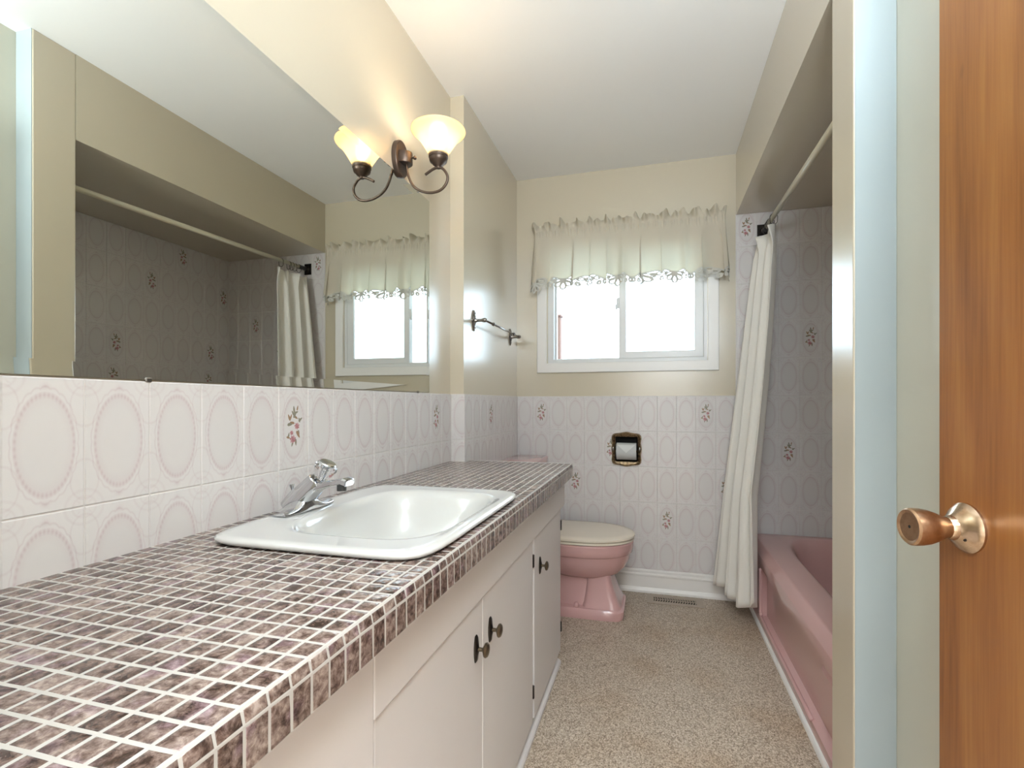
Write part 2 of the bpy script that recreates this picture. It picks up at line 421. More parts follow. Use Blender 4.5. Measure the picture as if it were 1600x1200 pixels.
def lay_tiles(parent, origin, rotz, bounds, cells, flowers, holes=(), start=0.0):
    """cells: iterable of (col,row); row 0 lies just under z=TT and rows grow downward (negative rows above)."""
    u0, u1, z0, z1 = bounds
    for (k, r) in cells:
        a = start+k*TW; zt = TT-r*TH; zb = zt-TH
        full = (a, a+TW, zb, zt)
        ca, cb, cc, cd = max(a, u0), min(a+TW, u1), max(zb, z0), min(zt, z1)
        if cb-ca < 0.008 or cd-cc < 0.008: continue
        rects = clip((ca, cb, cc, cd), holes)
        fl = (k, r) in flowers
        whole = len(rects) == 1 and all(abs(p-q) < 1e-4 for p, q in zip(rects[0], full))
        if whole: me = ME_F if fl else ME_T
        else:
            if not rects: continue
            me = tile_mesh([(p-a, q-a, s-zb, e-zb) for p, q, s, e in rects], fl and not holes)
            if fl and (cd-cc) < TH*0.7: me = tile_mesh([(p-a, q-a, s-zb, e-zb) for p, q, s, e in rects])
        o = link('tile', me, parent)
        ox, oy = origin
        o.location = (ox+a*cos(rotz), oy+a*sin(rotz), zb); o.rotation_euler = (0, 0, rotz)

# ------------------------------------------------------------------ setting
def struct(name, bm, m, parent=None, label=None, **k):
    o = obj(name, bm, m, parent, **k)
    if not parent: tag(o, label, kind='structure')
    return o
struct('floor', bx(-0.15, 2.35, -2.0, YB+0.15, -0.08, 0), M_floor, label='speckled beige vinyl bathroom floor')
struct('ceiling', bx(-0.15, 2.35, -2.0, YB+0.15, H, H+0.08), M_ceil, label='plain white ceiling')
wl = struct('wall_left', bx(-0.13, 0, -0.02, PY, 0, H), M_wall, label='cream left wall with two rows of oval patterned tiles')
WP = struct('wall_left_furred', bx(-0.13, PX, PY, YB+0.13, 0, H), M_wall, label='cream wall section standing proud beside the toilet')
WX0, WX1, WZ0, WZ1 = 0.262, 1.176, 1.325, 2.02
HX0, HX1, HZ0, HZ1 = 0.668, 0.797, 0.745, 0.895
bm = bmesh.new()
wall_with_holes(bm, PX, 2.30, 0, H, [(WX0, WX1, WZ0, WZ1)], lambda b, a, c, d, e: box(b, a, c, YB+0.06, YB+0.13, d, e))
wall_with_holes(bm, PX, 2.30, 0, H, [(WX0, WX1, WZ0, WZ1), (HX0, HX1, HZ0, HZ1)], lambda b, a, c, d, e: box(b, a, c, YB, YB+0.06, d, e))
WB = struct('wall_back', bm, M_wall, label='cream back wall with window above oval patterned tiles')
WR = struct('wall_tub', bx(XR, XR+0.12, YT, YB, 0, H), M_wall, label='tiled wall along the far side of the bathtub')
WW = struct('wall_wing', bx(SX, 2.27, YW, YT, 0, H, bevel=0.004, seg=2), M_wall, label='cream wing wall closing the near end of the bathtub')
struct('wall_soffit', bx(SX, XR, YT, YB, SZ, H), M_wall, label='boxed cream soffit over the bathtub')
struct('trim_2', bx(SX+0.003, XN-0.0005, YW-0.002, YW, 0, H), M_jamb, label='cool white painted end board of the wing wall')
struct('wall_right', bx(XN, XN+0.12, -0.02, YW, 0, H), M_wall2, label='plain cream wall behind the open wooden door')
bm = bmesh.new(); wall_with_holes(bm, -0.13, 1.53, 0, H, [(0.60, XN, -1, 2.06)], lambda b, a, c, d, e: box(b, a, c, -0.14, -0.021, d, e)); 
struct('wall_near', bm, M_wall, label='near wall pierced by the doorway')
bm = bmesh.new(); box(bm, -0.15, -0.10, -2.0, -0.141, 0, H); box(bm, 2.30, 2.35, -2.0, -0.141, 0, H); box(bm, -0.15, 2.35, -2.05, -2.0, 0, H)
struct('wall_hallway', bm, M_ceil, label='hallway walls outside the bathroom')
# grout beds (proud of the plaster, below the tile faces)
G = 0.0045
obj('grout', bx(0, G, 0.10, PY, 0.02, TT), M_grout, wl)
obj('grout', bx(PX, PX+G, PY, YB, 0.10, TT), M_grout, WP)
obj('grout', bx(0.0, PX+G, PY-G, PY, 0.10, TT), M_grout, WP)
bm = bmesh.new()
wall_with_holes(bm, PX+G, XR, 0.10, SZ, [(PX, SX-0.002, TT, SZ+1), (HX0, HX1, HZ0, HZ1)], lambda b, a, c, d, e: box(b, a, c, YB-G, YB, d, e))
obj('grout', bm, M_grout, WB)
obj('grout', bx(XR-G, XR, YT, YB-G, 0.36, SZ), M_grout, WR)
# left wall: u runs along +y, facing +x  -> rotate local x to +y
lay_tiles(wl, (0, 0), pi/2, (0.10, PY-G, CT-0.004, TT), [(k, r) for k in range(-5, 15) for r in (0, 1)], {(4, 0), (2, 1), (12, 0)}, start=0.5769)
lay_tiles(WP, (PX, PY-0.0065), pi/2, (0, YB-PY, 0.129, TT), [(k, r) for k in range(0, 9) for r in range(5)], {(3, 0), (6, 2)})
lay_tiles(WP, (0.0065, PY), 0, (0, PX-0.0005, CT-0.004, TT), [(0, 0), (0, 1)], set())
cells = [(k, r) for k in range(0, 12) for r in range(0, 5)]+[(k, r) for k in range(12, 20) for r in range(-5, 4)]+[(12, 4)]
cellsA = [c for c in cells if c[0] < 12]; cellsB = [c for c in cells if c[0] >= 12]
hole = [(HX0-PX-0.006, HX1-PX+0.006, HZ0-0.006, HZ1+0.006)]
lay_tiles(WB, (PX, YB), 0, (0.0065, SX-PX, 0.129, TT), [c for c in cellsA if not (c[0] in (5, 6) and c[1] in (1,))], {(1, 0), (10, 0), (3, 2), (8, 3), (11, 2)})
lay_tiles(WB, (PX, YB), 0, (0.0065, SX-PX, 0.129, TT), [(6, 1)], set(), hole)
# half covered rose tile left of the paper holder
me = tile_mesh([(0, HX0-PX-0.006-5*TW, 0, TH)], True); o = link('tile', me, WB); o.location = (PX+5*TW, YB, TT-2*TH)
lay_tiles(WB, (PX, YB), 0, (SX-PX, XR-PX-0.0065, 0.36, SZ), [c for c in cellsB if c != (12, 4)], {(12, -5), (14, 1), (17, -3), (15, -2), (18, 2)})
# tub wall: facing -x ; local x runs towards -y
lay_tiles(WR, (XR, YB), -pi/2, (0.0065, YB-YT, 0.36, SZ), [(k, r) for k in range(0, 15) for r in range(-5, 4)], {(3, -5), (5, -4), (7, -2), (0, -4), (1, -2), (12, -4), (10, 0), (4, 1)})

# baseboard and floor trims
prof = [(0, 0), (0.026, 0), (0.026, 0.012), (0.020, 0.026), (0.017, 0.030), (0.017, 0.092), (0.021, 0.096), (0.021, 0.104), (0.012, 0.110), (0.013, 0.122), (0.006, 0.129), (0, 0.129)]
bm = extrude_profile(bmesh.new(), prof, 0, PX, 1.372, lambda p, a: (a, YB-0.0045-p[0], p[1]))
struct('baseboard_back', bm, M_trim, label='moulded white baseboard below the window wall')
bm = extrude_profile(bmesh.new(), prof, 0, PY, YB-0.03, lambda p, a: (PX+0.0045+p[0], a, p[1]))
struct('baseboard_left', bm, M_trim, label='moulded white baseboard behind the toilet')
q = [(0, 0), (-0.016, 0)]+[(-0.016*cos(t), 0.018*sin(t)) for t in (0.3, 0.7, 1.1, 1.4)]+[(0, 0.018)]
bm = extrude_profile(bmesh.new(), q, 0, YT, YB-0.031, lambda p, a: (1.391+p[0], a, p[1]))
struct('trim_1', bm, M_trim, label='white quarter round strip at the foot of the bathtub', angle=40)

# ------------------------------------------------------------------ window
win = empty('window_1', (0.719, YB, WZ0)); tag(win, 'white sliding window above the tiled back wall', kind='structure')
def sub(bm): bmesh.ops.translate(bm, verts=bm.verts, vec=-Vector((0.719, YB, WZ0))); return bm
def frame(bm, x0, x1, z0, z1, w, y0, y1, wt=None, bevel=0.003):
    """four mitred bars round an opening"""
    ws = w if isinstance(w, tuple) else (w, w, w, w)      # left right bottom top
    o = [(x0, z0), (x1, z0), (x1, z1), (x0, z1)]; i = [(x0+ws[0], z0+ws[2]), (x1-ws[1], z0+ws[2]), (x1-ws[1], z1-ws[3]), (x0+ws[0], z1-ws[3])]
    b = bevel
    for k in range(4):
        j = (k+1) % 4
        def P(a, y): return (a[0], y, a[1])
        def lerp(a, c, t): return (a[0]+(c[0]-a[0])*t, a[1]+(c[1]-a[1])*t)
        d = b/max(ws[(0, 1, 2, 3)[(2, 1, 3, 0)[k]]], 0.001)
        oi, oj, ii, ij = o[k], o[j], i[k], i[j]
        r0 = [P(oi, y1), P(oi, y0+b), P(lerp(oi, ii, d), y0), P(lerp(oi, ii, 1-d), y0), P(ii, y0+b), P(ii, y1)]
        r1 = [P(oj, y1), P(oj, y0+b), P(lerp(oj, ij, d), y0), P(lerp(oj, ij, 1-d), y0), P(ij, y0+b), P(ij, y1)]
        loft(bm, [r0, r1])
    return bm
CX0, CX1, CZ0, CZ1 = 0.197, 1.237, 1.272, 2.075
obj('casing', sub(frame(bmesh.new(), CX0, CX1, CZ0, CZ1, 0.058, YB-0.014, YB)), M_trim, win)
obj('frame', sub(frame(bmesh.new(), WX0-0.003, WX1+0.003, WZ0-0.003, WZ1+0.003, (0.038, 0.022, 0.030, 0.03), YB+0.006, YB+0.11)), M_vinyl, win)
sash = obj('sliding_sash', sub(frame(bmesh.new(), 0.688, WX1-0.018, WZ0+0.026, WZ1-0.026, (0.040, 0.048, 0.040, 0.036), YB+0.010, YB+0.046)), M_vinyl, win)
fx = obj('fixed_sash', sub(frame(bmesh.new(), WX0+0.034, 0.728, WZ0+0.026, WZ1-0.026, (0.010, 0.030, 0.010, 0.02), YB+0.056, YB+0.090)), M_vinyl, win)
obj('pane', sub(bx(0.724, WX1-0.062, YB+0.026, YB+0.030, WZ0+0.062, WZ1-0.058)), M_glass, sash)
obj('pane', sub(bx(WX0+0.042, 0.700, YB+0.072, YB+0.076, WZ0+0.034, WZ1-0.04)), M_glass, fx)
bm = bx(0.674, 0.690, YB+0.012, YB+0.030, 1.650, 1.712, bevel=0.004); box(bm, 0.668, 0.678, YB+0.006, YB+0.016, 1.640, 1.672, bevel=0.002)
la = obj('latch', sub(bm), M_vinyl, win)
# outside: a weathered post seen at the left edge of the glass
bm = bx(0.138, 0.212, 3.60, 3.68, 0.0, 1.735, bevel=0.006); box(bm, 0.130, 0.220, 3.59, 3.69, 1.735, 1.75, bevel=0.004)
po = obj('fence_post', bm, M_post); tag(po, 'red brown wooden post outside, behind the left edge of the window', 'post')
bm = bx(-1.5, 3.5, YB+0.5, 6.0, -0.1, -0.001); struct('ground_outside', bm, mat('pale_concrete', (0.5, 0.5, 0.48), 0.9), label='pale ground outside the window')

# ------------------------------------------------------------------ door
HX, HY = 1.298, 0.797                                   # knob rose centre
tdir = Vector((-0.163, 0.987, 0)).normalized(); ang = atan2(tdir.y, tdir.x)
door = empty('door_1', (HX-tdir.x*0.68, HY-tdir.y*0.68, 0), (0, 0, ang)); tag(door, 'open varnished wooden door with a copper coloured knob', kind='structure')
# local x runs from hinge to latch edge, local y points into the room (-x world), thickness on -y
panel = obj('door_panel', bx(0, 0.731, -0.036, 0, 0.012, 2.03, bevel=0.0015), M_wood, door)
kz = 0.922
ro = obj('knob_rose', lathe(bmesh.new(), [(0.0335, 0), (0.0335, 0.003), (0.031, 0.006), (0.028, 0.009), (0.021, 0.014), (0.0165, 0.019), (0.0155, 0.024), (0.0145, 0.026)], 40, (0.68, 0, kz), (0, 1, 0)), M_rose_pl, door, angle=30)
obj('screw', lathe(bmesh.new(), [(0.003, -0.002), (0.003, 0.0015), (0.001, 0.002)], 12, (0.664, 0.0126, kz-0.012), (-0.7, 0.75, -0.5)), M_blackbr, ro)
kn = obj('door_knob', lathe(bmesh.new(), [(0.012, 0.022), (0.0135, 0.026), (0.0145, 0.028), (0.0150, 0.032), (0.0195, 0.040), (0.0232, 0.050), (0.0250, 0.060), (0.0254, 0.068), (0.0250, 0.072), (0.0228, 0.0745), (0.0205, 0.0735), (0.0190, 0.0725), (0.001, 0.0722)], 48, (0.68, 0, kz), (0, 1, 0)), M_brassdoor, door, angle=28)
obj('emergency_hole', lathe(bmesh.new(), [(0.0022, 0.0718), (0.0022, 0.0726)], 16, (0.68, 0, kz), (0, 1, 0)), M_dark, kn)
obj('latch_plate', bx(0.7305, 0.7325, -0.030, -0.006, kz-0.028, kz+0.028), M_rose_pl, door)
for hz in (0.25, 1.75):
    obj('hinge', lathe(bmesh.new(), [(0.006, -0.045), (0.006, 0.045)], 12, (-0.004, -0.040, hz)), M_rose_pl, door)

# ------------------------------------------------------------------ wall mirror
MY0, MY1, MZ0, MZ1 = 0.16, 1.826, 1.133, 1.910
mir = empty('wall_mirror', (0, (MY0+MY1)/2, MZ0)); tag(mir, 'large frameless mirror on the left wall above the tiles', 'mirror')
def subm(bm): bmesh.ops.translate(bm, verts=bm.verts, vec=-Vector((0, (MY0+MY1)/2, MZ0))); return bm
B = 0.024; x_in, x_out = 0.0045, 0.0056
bm = bmesh.new(); v = [bm.verts.new((x_in, y, z)) for y, z in ((MY0+B, MZ0+B), (MY1-B, MZ0+B), (MY1-B, MZ1-B), (MY0+B, MZ1-B))]; bm.faces.new(v)
v2 = [bm.verts.new((0.0008, y, z)) for y, z in ((MY0+B, MZ0+B), (MY1-B, MZ0+B), (MY1-B, MZ1-B), (MY0+B, MZ1-B))]
for i in range(4): bm.faces.new((v[i], v[(i+1) % 4], v2[(i+1) % 4], v2[i]))
bm.faces.new(v2[::-1]); obj('mirror_glass', subm(bm), M_mirror, mir)
bm = bmesh.new()
I = [(MY0+B, MZ0+B), (MY1-B, MZ0+B), (MY1-B, MZ1-B), (MY0+B, MZ1-B)]; O = [(MY0, MZ0), (MY1, MZ0), (MY1, MZ1), (MY0, MZ1)]
for i in range(4):
    j = (i+1) % 4
    f = [bm.verts.new(p) for p in ((x_in, *I[i]), (x_in, *I[j]), (x_out, *O[j]), (x_out, *O[i]))]; bm.faces.new(f)
    g2 = [bm.verts.new(p) for p in ((x_out, *O[i]), (x_out, *O[j]), (0.0008, *O[j]), (0.0008, *O[i]))]; ff = bm.faces.new(g2); ff.material_index = 1
me = bpy.data.meshes.new('bevel'); subm(bm); bm.to_mesh(me); bm.free(); me.materials.append(M_mirror); me.materials.append(M_lip)
link('bevelled_edge', me, mir)
for y, z, s in ((0.68, MZ0, -1), (1.727, MZ0, -1), (1.727, MZ1, 1)):
    bm = bx(0.0008, 0.0085, y-0.006, y+0.006, z-0.005, z+0.004, bevel=0.002); obj('mirror_clip', subm(bm), M_silver, mir)

# ------------------------------------------------------------------ countertop with mosaic
ctop = empty('countertop', (0.28, 1.10, CT-0.06)); tag(ctop, 'countertop covered in small mauve and brown mosaic tiles with cream grout', 'countertop')
CO = Vector((0.28, 1.10, CT-0.06))
CY0, CY1, CXF = 0.10, 2.100, 0.5435
SKX0, SKX1, SKY0, SKY1 = 0.10, 0.515, 0.76, 1.30
bm = bmesh.new()
def topbox(b, a, c, d, e): box(b, a, c, d, e, CT-0.058, CT)
wall_with_holes(bm, 0.007, CXF, CY0, PY-0.007, [(SKX0, SKX1, SKY0, SKY1)], topbox)
box(bm, PX+0.007, CXF, PY-0.007, CY1, CT-0.058, CT)
# rounded grout nosing and front bed
loft(bm, [[(CXF-0.001, y, CT-0.058), (CXF+0.0066, y, CT-0.057), (CXF+0.0066, y, CT-0.0155), (CXF+0.0036, y, CT-0.0032), (CXF+0.0018, y, CT-0.0008), (CXF-0.001, y, CT)] for y in (CY0, CY1)])
obj('grout_bed', (bmesh.ops.translate(bm, verts=bm.verts, vec=-CO), bm)[1], M_grout2, ctop)
PXM, PYM = 0.0272, 0.0285
def mosaic_mesh(a, b, h, seed):
    """pillowed tile, top up, centred, half sizes a, b"""
    bm = bmesh.new(); rr = random.Random(seed)
    rings = [[(-a, -b, 0), (a, -b, 0), (a, b, 0), (-a, b, 0)]]
    rings.append([(-a, -b, h-0.0005), (a, -b, h-0.0005), (a, b, h-0.0005), (-a, b, h-0.0005)])
    c = 0.0009; z = [h-0.0002*rr.random() for _ in range(4)]
    rings.append([(-a+c, -b+c, z[0]), (a-c, -b+c, z[1]), (a-c, b-c, z[2]), (-a+c, b-c, z[3])])
    c = 0.0042; k = h+0.0001
    rings.append([(-a+c, -b+c, k), (a-c, -b+c, k), (a-c, b-c, k), (-a+c, b-c, k)])
    loft(bm, rings)
    return mesh_of('mosaic_tile', bm, M_mosaic, smooth=True)
hx_, hy_ = PXM/2-0.0021, PYM/2-0.0021
MM = [mosaic_mesh(hx_, hy_, 0.0040, i) for i in range(6)]
NZ = 0.0095   # bullnose cap row
MC = [mosaic_mesh(0.0057, hy_+0.0006, 0.0030, 20+i) for i in range(3)]
ME_ = [mosaic_mesh(0.0196, hy_+0.0006, 0.0034, 30+i) for i in range(3)]
slots = []
def area_px(p, su, sv, nrm):
    X, Y, Z = p[0]-CAMX, p[1], p[2]-CAMZ; c, s = cos(YAW), sin(YAW)
    xc, zc = X*c+Y*s, -X*s+Y*c
    if zc < 0.1: return 0
    u, vv = CX+FPX*xc/zc, CY-FPX*Z/zc
    if u < -12 or u > 1612 or vv > 1212 or vv < -12: return 0
    d = Vector((X, Y, Z)); return su*sv*abs(d.normalized().dot(Vector(nrm)))/d.length_squared
ny = int((CY1-CY0)/PYM)
for i in range(20):
    for j in range(ny+1):
        x = 0.0015+PXM*(i+0.5); y = 0.002+PYM*(j+0.5)+0.0855
        if y-hy_ < CY0 or y+hy_ > CY1: continue
        if x+hx_ > CXF+0.002: continue
        if x-hx_ < 0.007: 
            if x < 0.012: continue
        if y+hy_ > PY-0.007 and x-hx_ < PX+0.007: continue
        if SKX0-0.020 < x < SKX1+0.012 and SKY0-0.026 < y < SKY1+0.024: continue
        slots.append((area_px((x, y, CT), PXM, PYM, (0, 0, 1)), (x, y, CT-0.0035), (0, 0, 0), MM))
for j in range(ny+1):
    y = 0.002+PYM*(j+0.5)+0.0855
    if y-hy_ < CY0 or y+hy_ > CY1: continue
    slots.append((area_px((0.55, y, CT-0.008), 0.012, PYM, (0.8, 0, 0.6)), (CXF+0.0025, y, CT-0.0089), (0, R(76), 0), MC))
    slots.append((area_px((0.55, y, CT-0.03), 0.036, PYM, (1, 0, 0)), (CXF+0.0036, y, CT-0.0370), (0, R(90), 0), ME_))
slots.sort(key=lambda s: -s[0])
rr = random.Random(3)
for n_, (ar, p, r, fam) in enumerate(slots[:300]):
    tilt = (r[0]+R(rr.uniform(-0.8, 0.8)), r[1]+R(rr.uniform(-0.8, 0.8)), R(rr.uniform(-0.8, 0.8)))
    link('mosaic_tile', rr.choice(fam), ctop, Vector(p)-CO, tilt)
vv_, ff_ = [], []
for (ar, p, r, fam) in slots[300:]:
    me = rr.choice(fam)
    from mathutils import Euler
    mt = Matrix.Translation(Vector(p)-CO) @ Euler((r[0]+R(rr.uniform(-0.8, 0.8)), r[1]+R(rr.uniform(-0.8, 0.8)), R(rr.uniform(-0.6, 0.6)))).to_matrix().to_4x4()
    b0 = len(vv_); vv_ += [tuple(mt @ v.co) for v in me.vertices]; ff_ += [tuple(b0+i for i in f.vertices) for f in me.polygons]
me = bpy.data.meshes.new('mosaic_tiles'); me.from_pydata(vv_, [], ff_); me.materials.append(M_mosaic); me.polygons.foreach_set('use_smooth', [True]*len(me.polygons))
o = link('mosaic_tiles', me, ctop); o['kind'] = 'stuff'

# ------------------------------------------------------------------ vanity cabinet
FX = 0.497
van = empty('vanity_cabinet', (0.25, 1.05, 0)); tag(van, 'white painted vanity cabinet under the mosaic countertop', 'cabinet')
def subv(bm, off=Vector((0.25, 1.05, 0))): bmesh.ops.translate(bm, verts=bm.verts, vec=-off); return bm
bm = bmesh.new(); wall_with_holes(bm, 0.012, FX-0.020, 0.105, 2.028, [(0.06, FX-0.021, 0.70, 1.36)], lambda b, a, c, d, e: box(b, a, c, d, e, 0.0, CT-0.060)) 
box(bm, 0.06, 0.45, 0.70, 1.36, 0, 0.6)
box(bm, FX-0.020, FX-0.003, 0.105, 2.028, 0.0, CT-0.060)
obj('carcass', subv(bm), M_cab, van)
obj('top_rail', subv(bx(FX-0.003, FX+0.018, 0.603, 2.090, 0.650, CT-0.060, bevel=0.0015)), M_cab, van)
obj('side_rail', subv(bx(FX-0.003, FX+0.018, 0.105, 0.601, 0.040, CT-0.060, bevel=0.0015)), M_cab, van)
bm = bx(FX-0.060, FX-0.003, 2.030, 2.088, 0.655, CT-0.060); obj('end_block', subv(bm), M_cab, van)
def knob(par, y, z):
    x = FX+0.0125
    k = obj('knob', subv(lathe(bmesh.new(), [(0.004, 0.0), (0.0045, 0.010), (0.004, 0.016), (0.009, 0.019), (0.0150, 0.022), (0.0160, 0.025), (0.0135, 0.0285), (0.006, 0.031), (0.001, 0.0315)], 24, (x, y, z), (1, 0, 0))), M_knobbr, par, angle=35)
    rings = []
    for s_, h_ in ((1, 0), (1.0, 0.0015), (0.86, 0.004), (0.5, 0.0055), (0.25, 0.0075)):
        rings.append([(x+h_, y+cos(t)*0.0125*s_, z+sin(t)*0.031*s_*(1+0.05*cos(6*t))) for t in [2*pi*i/24 for i in range(24)]])
    bm = bmesh.new(); loft(bm, rings); obj('backplate', subv(bm), M_blackbr, k, angle=35)
def hinge(par, y, z):
    bm = bx(FX-0.002, FX+0.016, y-0.0055, y+0.0055, z-0.021, z+0.021, bevel=0.002); obj('hinge', subv(bm), M_blackbr, par)
for (y0, y1, ky, hy) in ((0.612, 1.059, 1.016, None), (1.062, 1.540, 1.112, 1.5475), (1.562, 2.026, 1.640, 2.033)):
    d = obj('door', subv(bx(FX-0.003, FX+0.0125, y0, y1, 0.055, 0.646, bevel=0.0018)), M_cab, van)
    knob(d, ky, 0.549 if ky < 1.5 else 0.533)
    if hy:
        hinge(d, hy, 0.576); hinge(d, hy, 0.150)
qr = [(0, 0), (0.018, 0), (0.018, 0.010), (0.014, 0.017), (0.007, 0.021), (0, 0.022)]
bm = extrude_profile(bmesh.new(), qr, 0, 0.105, 2.020, lambda p, a: (FX-0.0025+p[0], a, p[1])); obj('toe_trim', subv(bm), M_cab, van)

# ------------------------------------------------------------------ washbasin
sk = empty('washbasin', (0.31, 1.03, CT)); tag(sk, 'white rectangular drop in washbasin set in the mosaic countertop', 'sink')
SO = Vector((0.31, 1.03, CT))
K = 96
rings = []
zc = CT+0.0025
for a, b, n, z in ((0.230, 0.303, 8.5, zc), (0.2355, 0.3085, 8.5, zc+0.004), (0.2365, 0.3095, 8.5, zc+0.008), (0.233, 0.306, 8.5, zc+0.0115), (0.224, 0.298, 9, zc+0.0135), (0.214, 0.288, 9, zc+0.0135), (0.205, 0.279, 8.5, zc+0.0126)):
    rings.append(sup(0.3025, 1.024, a-0.0055, b, n, z, K))
for cx_, a, b, n, z in ((0.328, 0.181, 0.246, 4.2, zc+0.0122), (0.329, 0.174, 0.238, 3.9, zc+0.0118), (0.329, 0.167, 0.230, 3.7, zc+0.007), (0.328, 0.160, 0.220, 3.4, zc-0.006), (0.326, 0.150, 0.205, 3.1, zc-0.035),
                       (0.322, 0.136, 0.185, 2.8, zc-0.075), (0.316, 0.112, 0.150, 2.5, zc-0.112), (0.312, 0.080, 0.105, 2.3, zc-0.130), (0.31, 0.045, 0.055, 2.0, zc-0.137), (0.31, 0.022, 0.022, 2.0, zc-0.139)):
    rings.append(sup(cx_, 1.030, a, b, n, z, K))
bm = bmesh.new(); loft(bm, rings, False, True); bmesh.ops.translate(bm, verts=bm.verts, vec=-SO)
basin = obj('basin', bm, M_white_porc, sk, smooth=True)
obj('drain', lathe(bmesh.new(), [(0.021, -0.004), (0.021, 0.001), (0.018, 0.002), (0.014, -0.001), (0.001, -0.001)], 24, Vector((0.31, 1.03, zc-0.139+0.002))-SO), M_chrome, sk, angle=30)

# ------------------------------------------------------------------ faucet
FZ = CT+0.0163
fa = empty('faucet', (0.105, 0.965, FZ)); tag(fa, 'chrome centreset faucet with a clear faceted knob at the back of the washbasin', 'faucet')
FO = Vector((0.105, 0.965, FZ))
def subf(bm): bmesh.ops.translate(bm, verts=bm.verts, vec=-FO); return bm
# escutcheon: waved bar along y, wide thin wings rising to the hub
rings = []
for i in range(25):
    s_ = -1+2*i/24; y = 0.965+s_*0.082
    wv = 0.026*(1-0.30*abs(s_)**2.5)+0.002; 
    hgt = 0.007+0.030*math.exp(-(s_/0.42)**2)+0.004*max(0, abs(s_)-0.6)
    r = []
    for k in range(14):
        t = pi*k/13; cx_ = cos(t); r.append((0.105+wv*cx_*(1.0), y, FZ+(0.0015+hgt*(max(0.0, sin(t))**0.8))))
    r = [(0.105+wv, y, FZ+0.0004)]+r+[(0.105-wv, y, FZ+0.0004)]
    rings.append(r)
bm = bmesh.new(); loft(bm, rings); obj('escutcheon', subf(bm), M_chrome, fa, angle=50)
# hub column leaning forward
def oriented(bm, prof_fn, path, K=24):
    rings = []
    for i, (p, a, b, n) in enumerate(path):
        p = Vector(p); q0 = Vector(path[max(i-1, 0)][0]); q1 = Vector(path[min(i+1, len(path)-1)][0]); d = (q1-q0).normalized()
        side = Vector((0, 1, 0)); up = side.cross(d).normalized()
        r = []
        for k in range(K):
            t = 2*pi*k/K; c, s = cos(t), sin(t); rad = (abs(c/a)**n+abs(s/b)**n)**(-1/n)
            r.append(p+side*(rad*c)+up*(rad*s))
        rings.append(r)
    loft(bm, rings); return bm
bm = oriented(bmesh.new(), None, [((0.083, 0.965, FZ+0.002), 0.034, 0.030, 3), ((0.102, 0.965, FZ+0.027), 0.028, 0.026, 4), ((0.127, 0.965, FZ+0.051), 0.024, 0.021, 5), ((0.146, 0.965, FZ+0.068), 0.0225, 0.0195, 6), ((0.1475, 0.965, FZ+0.0695), 0.0205, 0.018, 6)])
obj('body', subf(bm), M_chrome, fa, angle=35)
bm = oriented(bmesh.new(), None, [((0.095, 0.965, FZ+0.024), 0.024, 0.020, 5), ((0.120, 0.965, FZ+0.042), 0.0235, 0.0145, 5), ((0.150, 0.965, FZ+0.056), 0.0215, 0.0095, 5), ((0.185, 0.965, FZ+0.064), 0.0190, 0.0075, 5), ((0.214, 0.965, FZ+0.0685), 0.0175, 0.0070, 5),
    ((0.2155, 0.965, FZ+0.0688), 0.0180, 0.0085, 6), ((0.226, 0.965, FZ+0.0660), 0.0185, 0.0085, 6), ((0.228, 0.965, FZ+0.0655), 0.0165, 0.0065, 6)])
obj('spout', subf(bm), M_chrome, fa, angle=35)
obj('aerator', subf(lathe(bmesh.new(), [(0.0105, 0), (0.0105, 0.012), (0.0110, 0.014)], 20, (0.206, 0.965, FZ+0.047))), M_chromed, fa, angle=35)
kax = Vector((0.46, 0, 0.89)).normalized(); kp = Vector((0.149, 0.965, FZ+0.068))
obj('knob_stem', subf(lathe(bmesh.new(), [(0.009, -0.006), (0.009, 0.006), (0.006, 0.007)], 20, kp, kax)), M_chrome, fa, angle=35)
def fac(t): return 1+0.035*abs(math.cos(6*t))
obj('acrylic_knob', subf(lathe(bmesh.new(), [(0.013, 0.005), (0.0165, 0.009), (0.0240, 0.028), (0.0250, 0.032), (0.0240, 0.039), (0.0190, 0.043)], 24, kp, kax, wob=fac)), M_acryl, fa)
obj('knob_cap', subf(lathe(bmesh.new(), [(0.0198, 0.0432), (0.0200, 0.0450), (0.0175, 0.0470), (0.008, 0.0480), (0.001, 0.0482)], 24, kp, kax)), M_chrome, fa, angle=20)
obj('knob_core', subf(lathe(bmesh.new(), [(0.0050, 0.0055), (0.0055, 0.027), (0.0105, 0.036), (0.0105, 0.0375)], 16, kp, kax)), M_chrome, fa, angle=30)
obj('lift_rod', subf(lathe(bmesh.new(), [(0.002, 0.0), (0.002, 0.034), (0.0025, 0.036), (0.0062, 0.048), (0.0066, 0.050), (0.001, 0.0505)], 16, (0.077, 0.965, FZ+0.006), (-0.10, 0, 1))), M_chrome, fa, angle=30)

# ------------------------------------------------------------------ wall sconce
YS = 1.585
sc = empty('wall_sconce', (0, YS, 1.975)); tag(sc, 'dark bronze wall sconce with a lit frosted bell shade above the mirror', 'lamp')
LO = Vector((0, YS, 1.985))
def subs(bm): bmesh.ops.translate(bm, verts=bm.verts, vec=-LO); return bm
rings = [[(x, YS+cos(t)*0.048*s_, 1.975+sin(t)*0.066*s_) for t in [2*pi*i/40 for i in range(40)]] for x, s_ in ((0.0005, 1), (0.014, 1), (0.018, 0.95), (0.019, 0.86))]
bm = bmesh.new(); loft(bm, rings); obj('backplate', subs(bm), M_bronze, sc, angle=40)
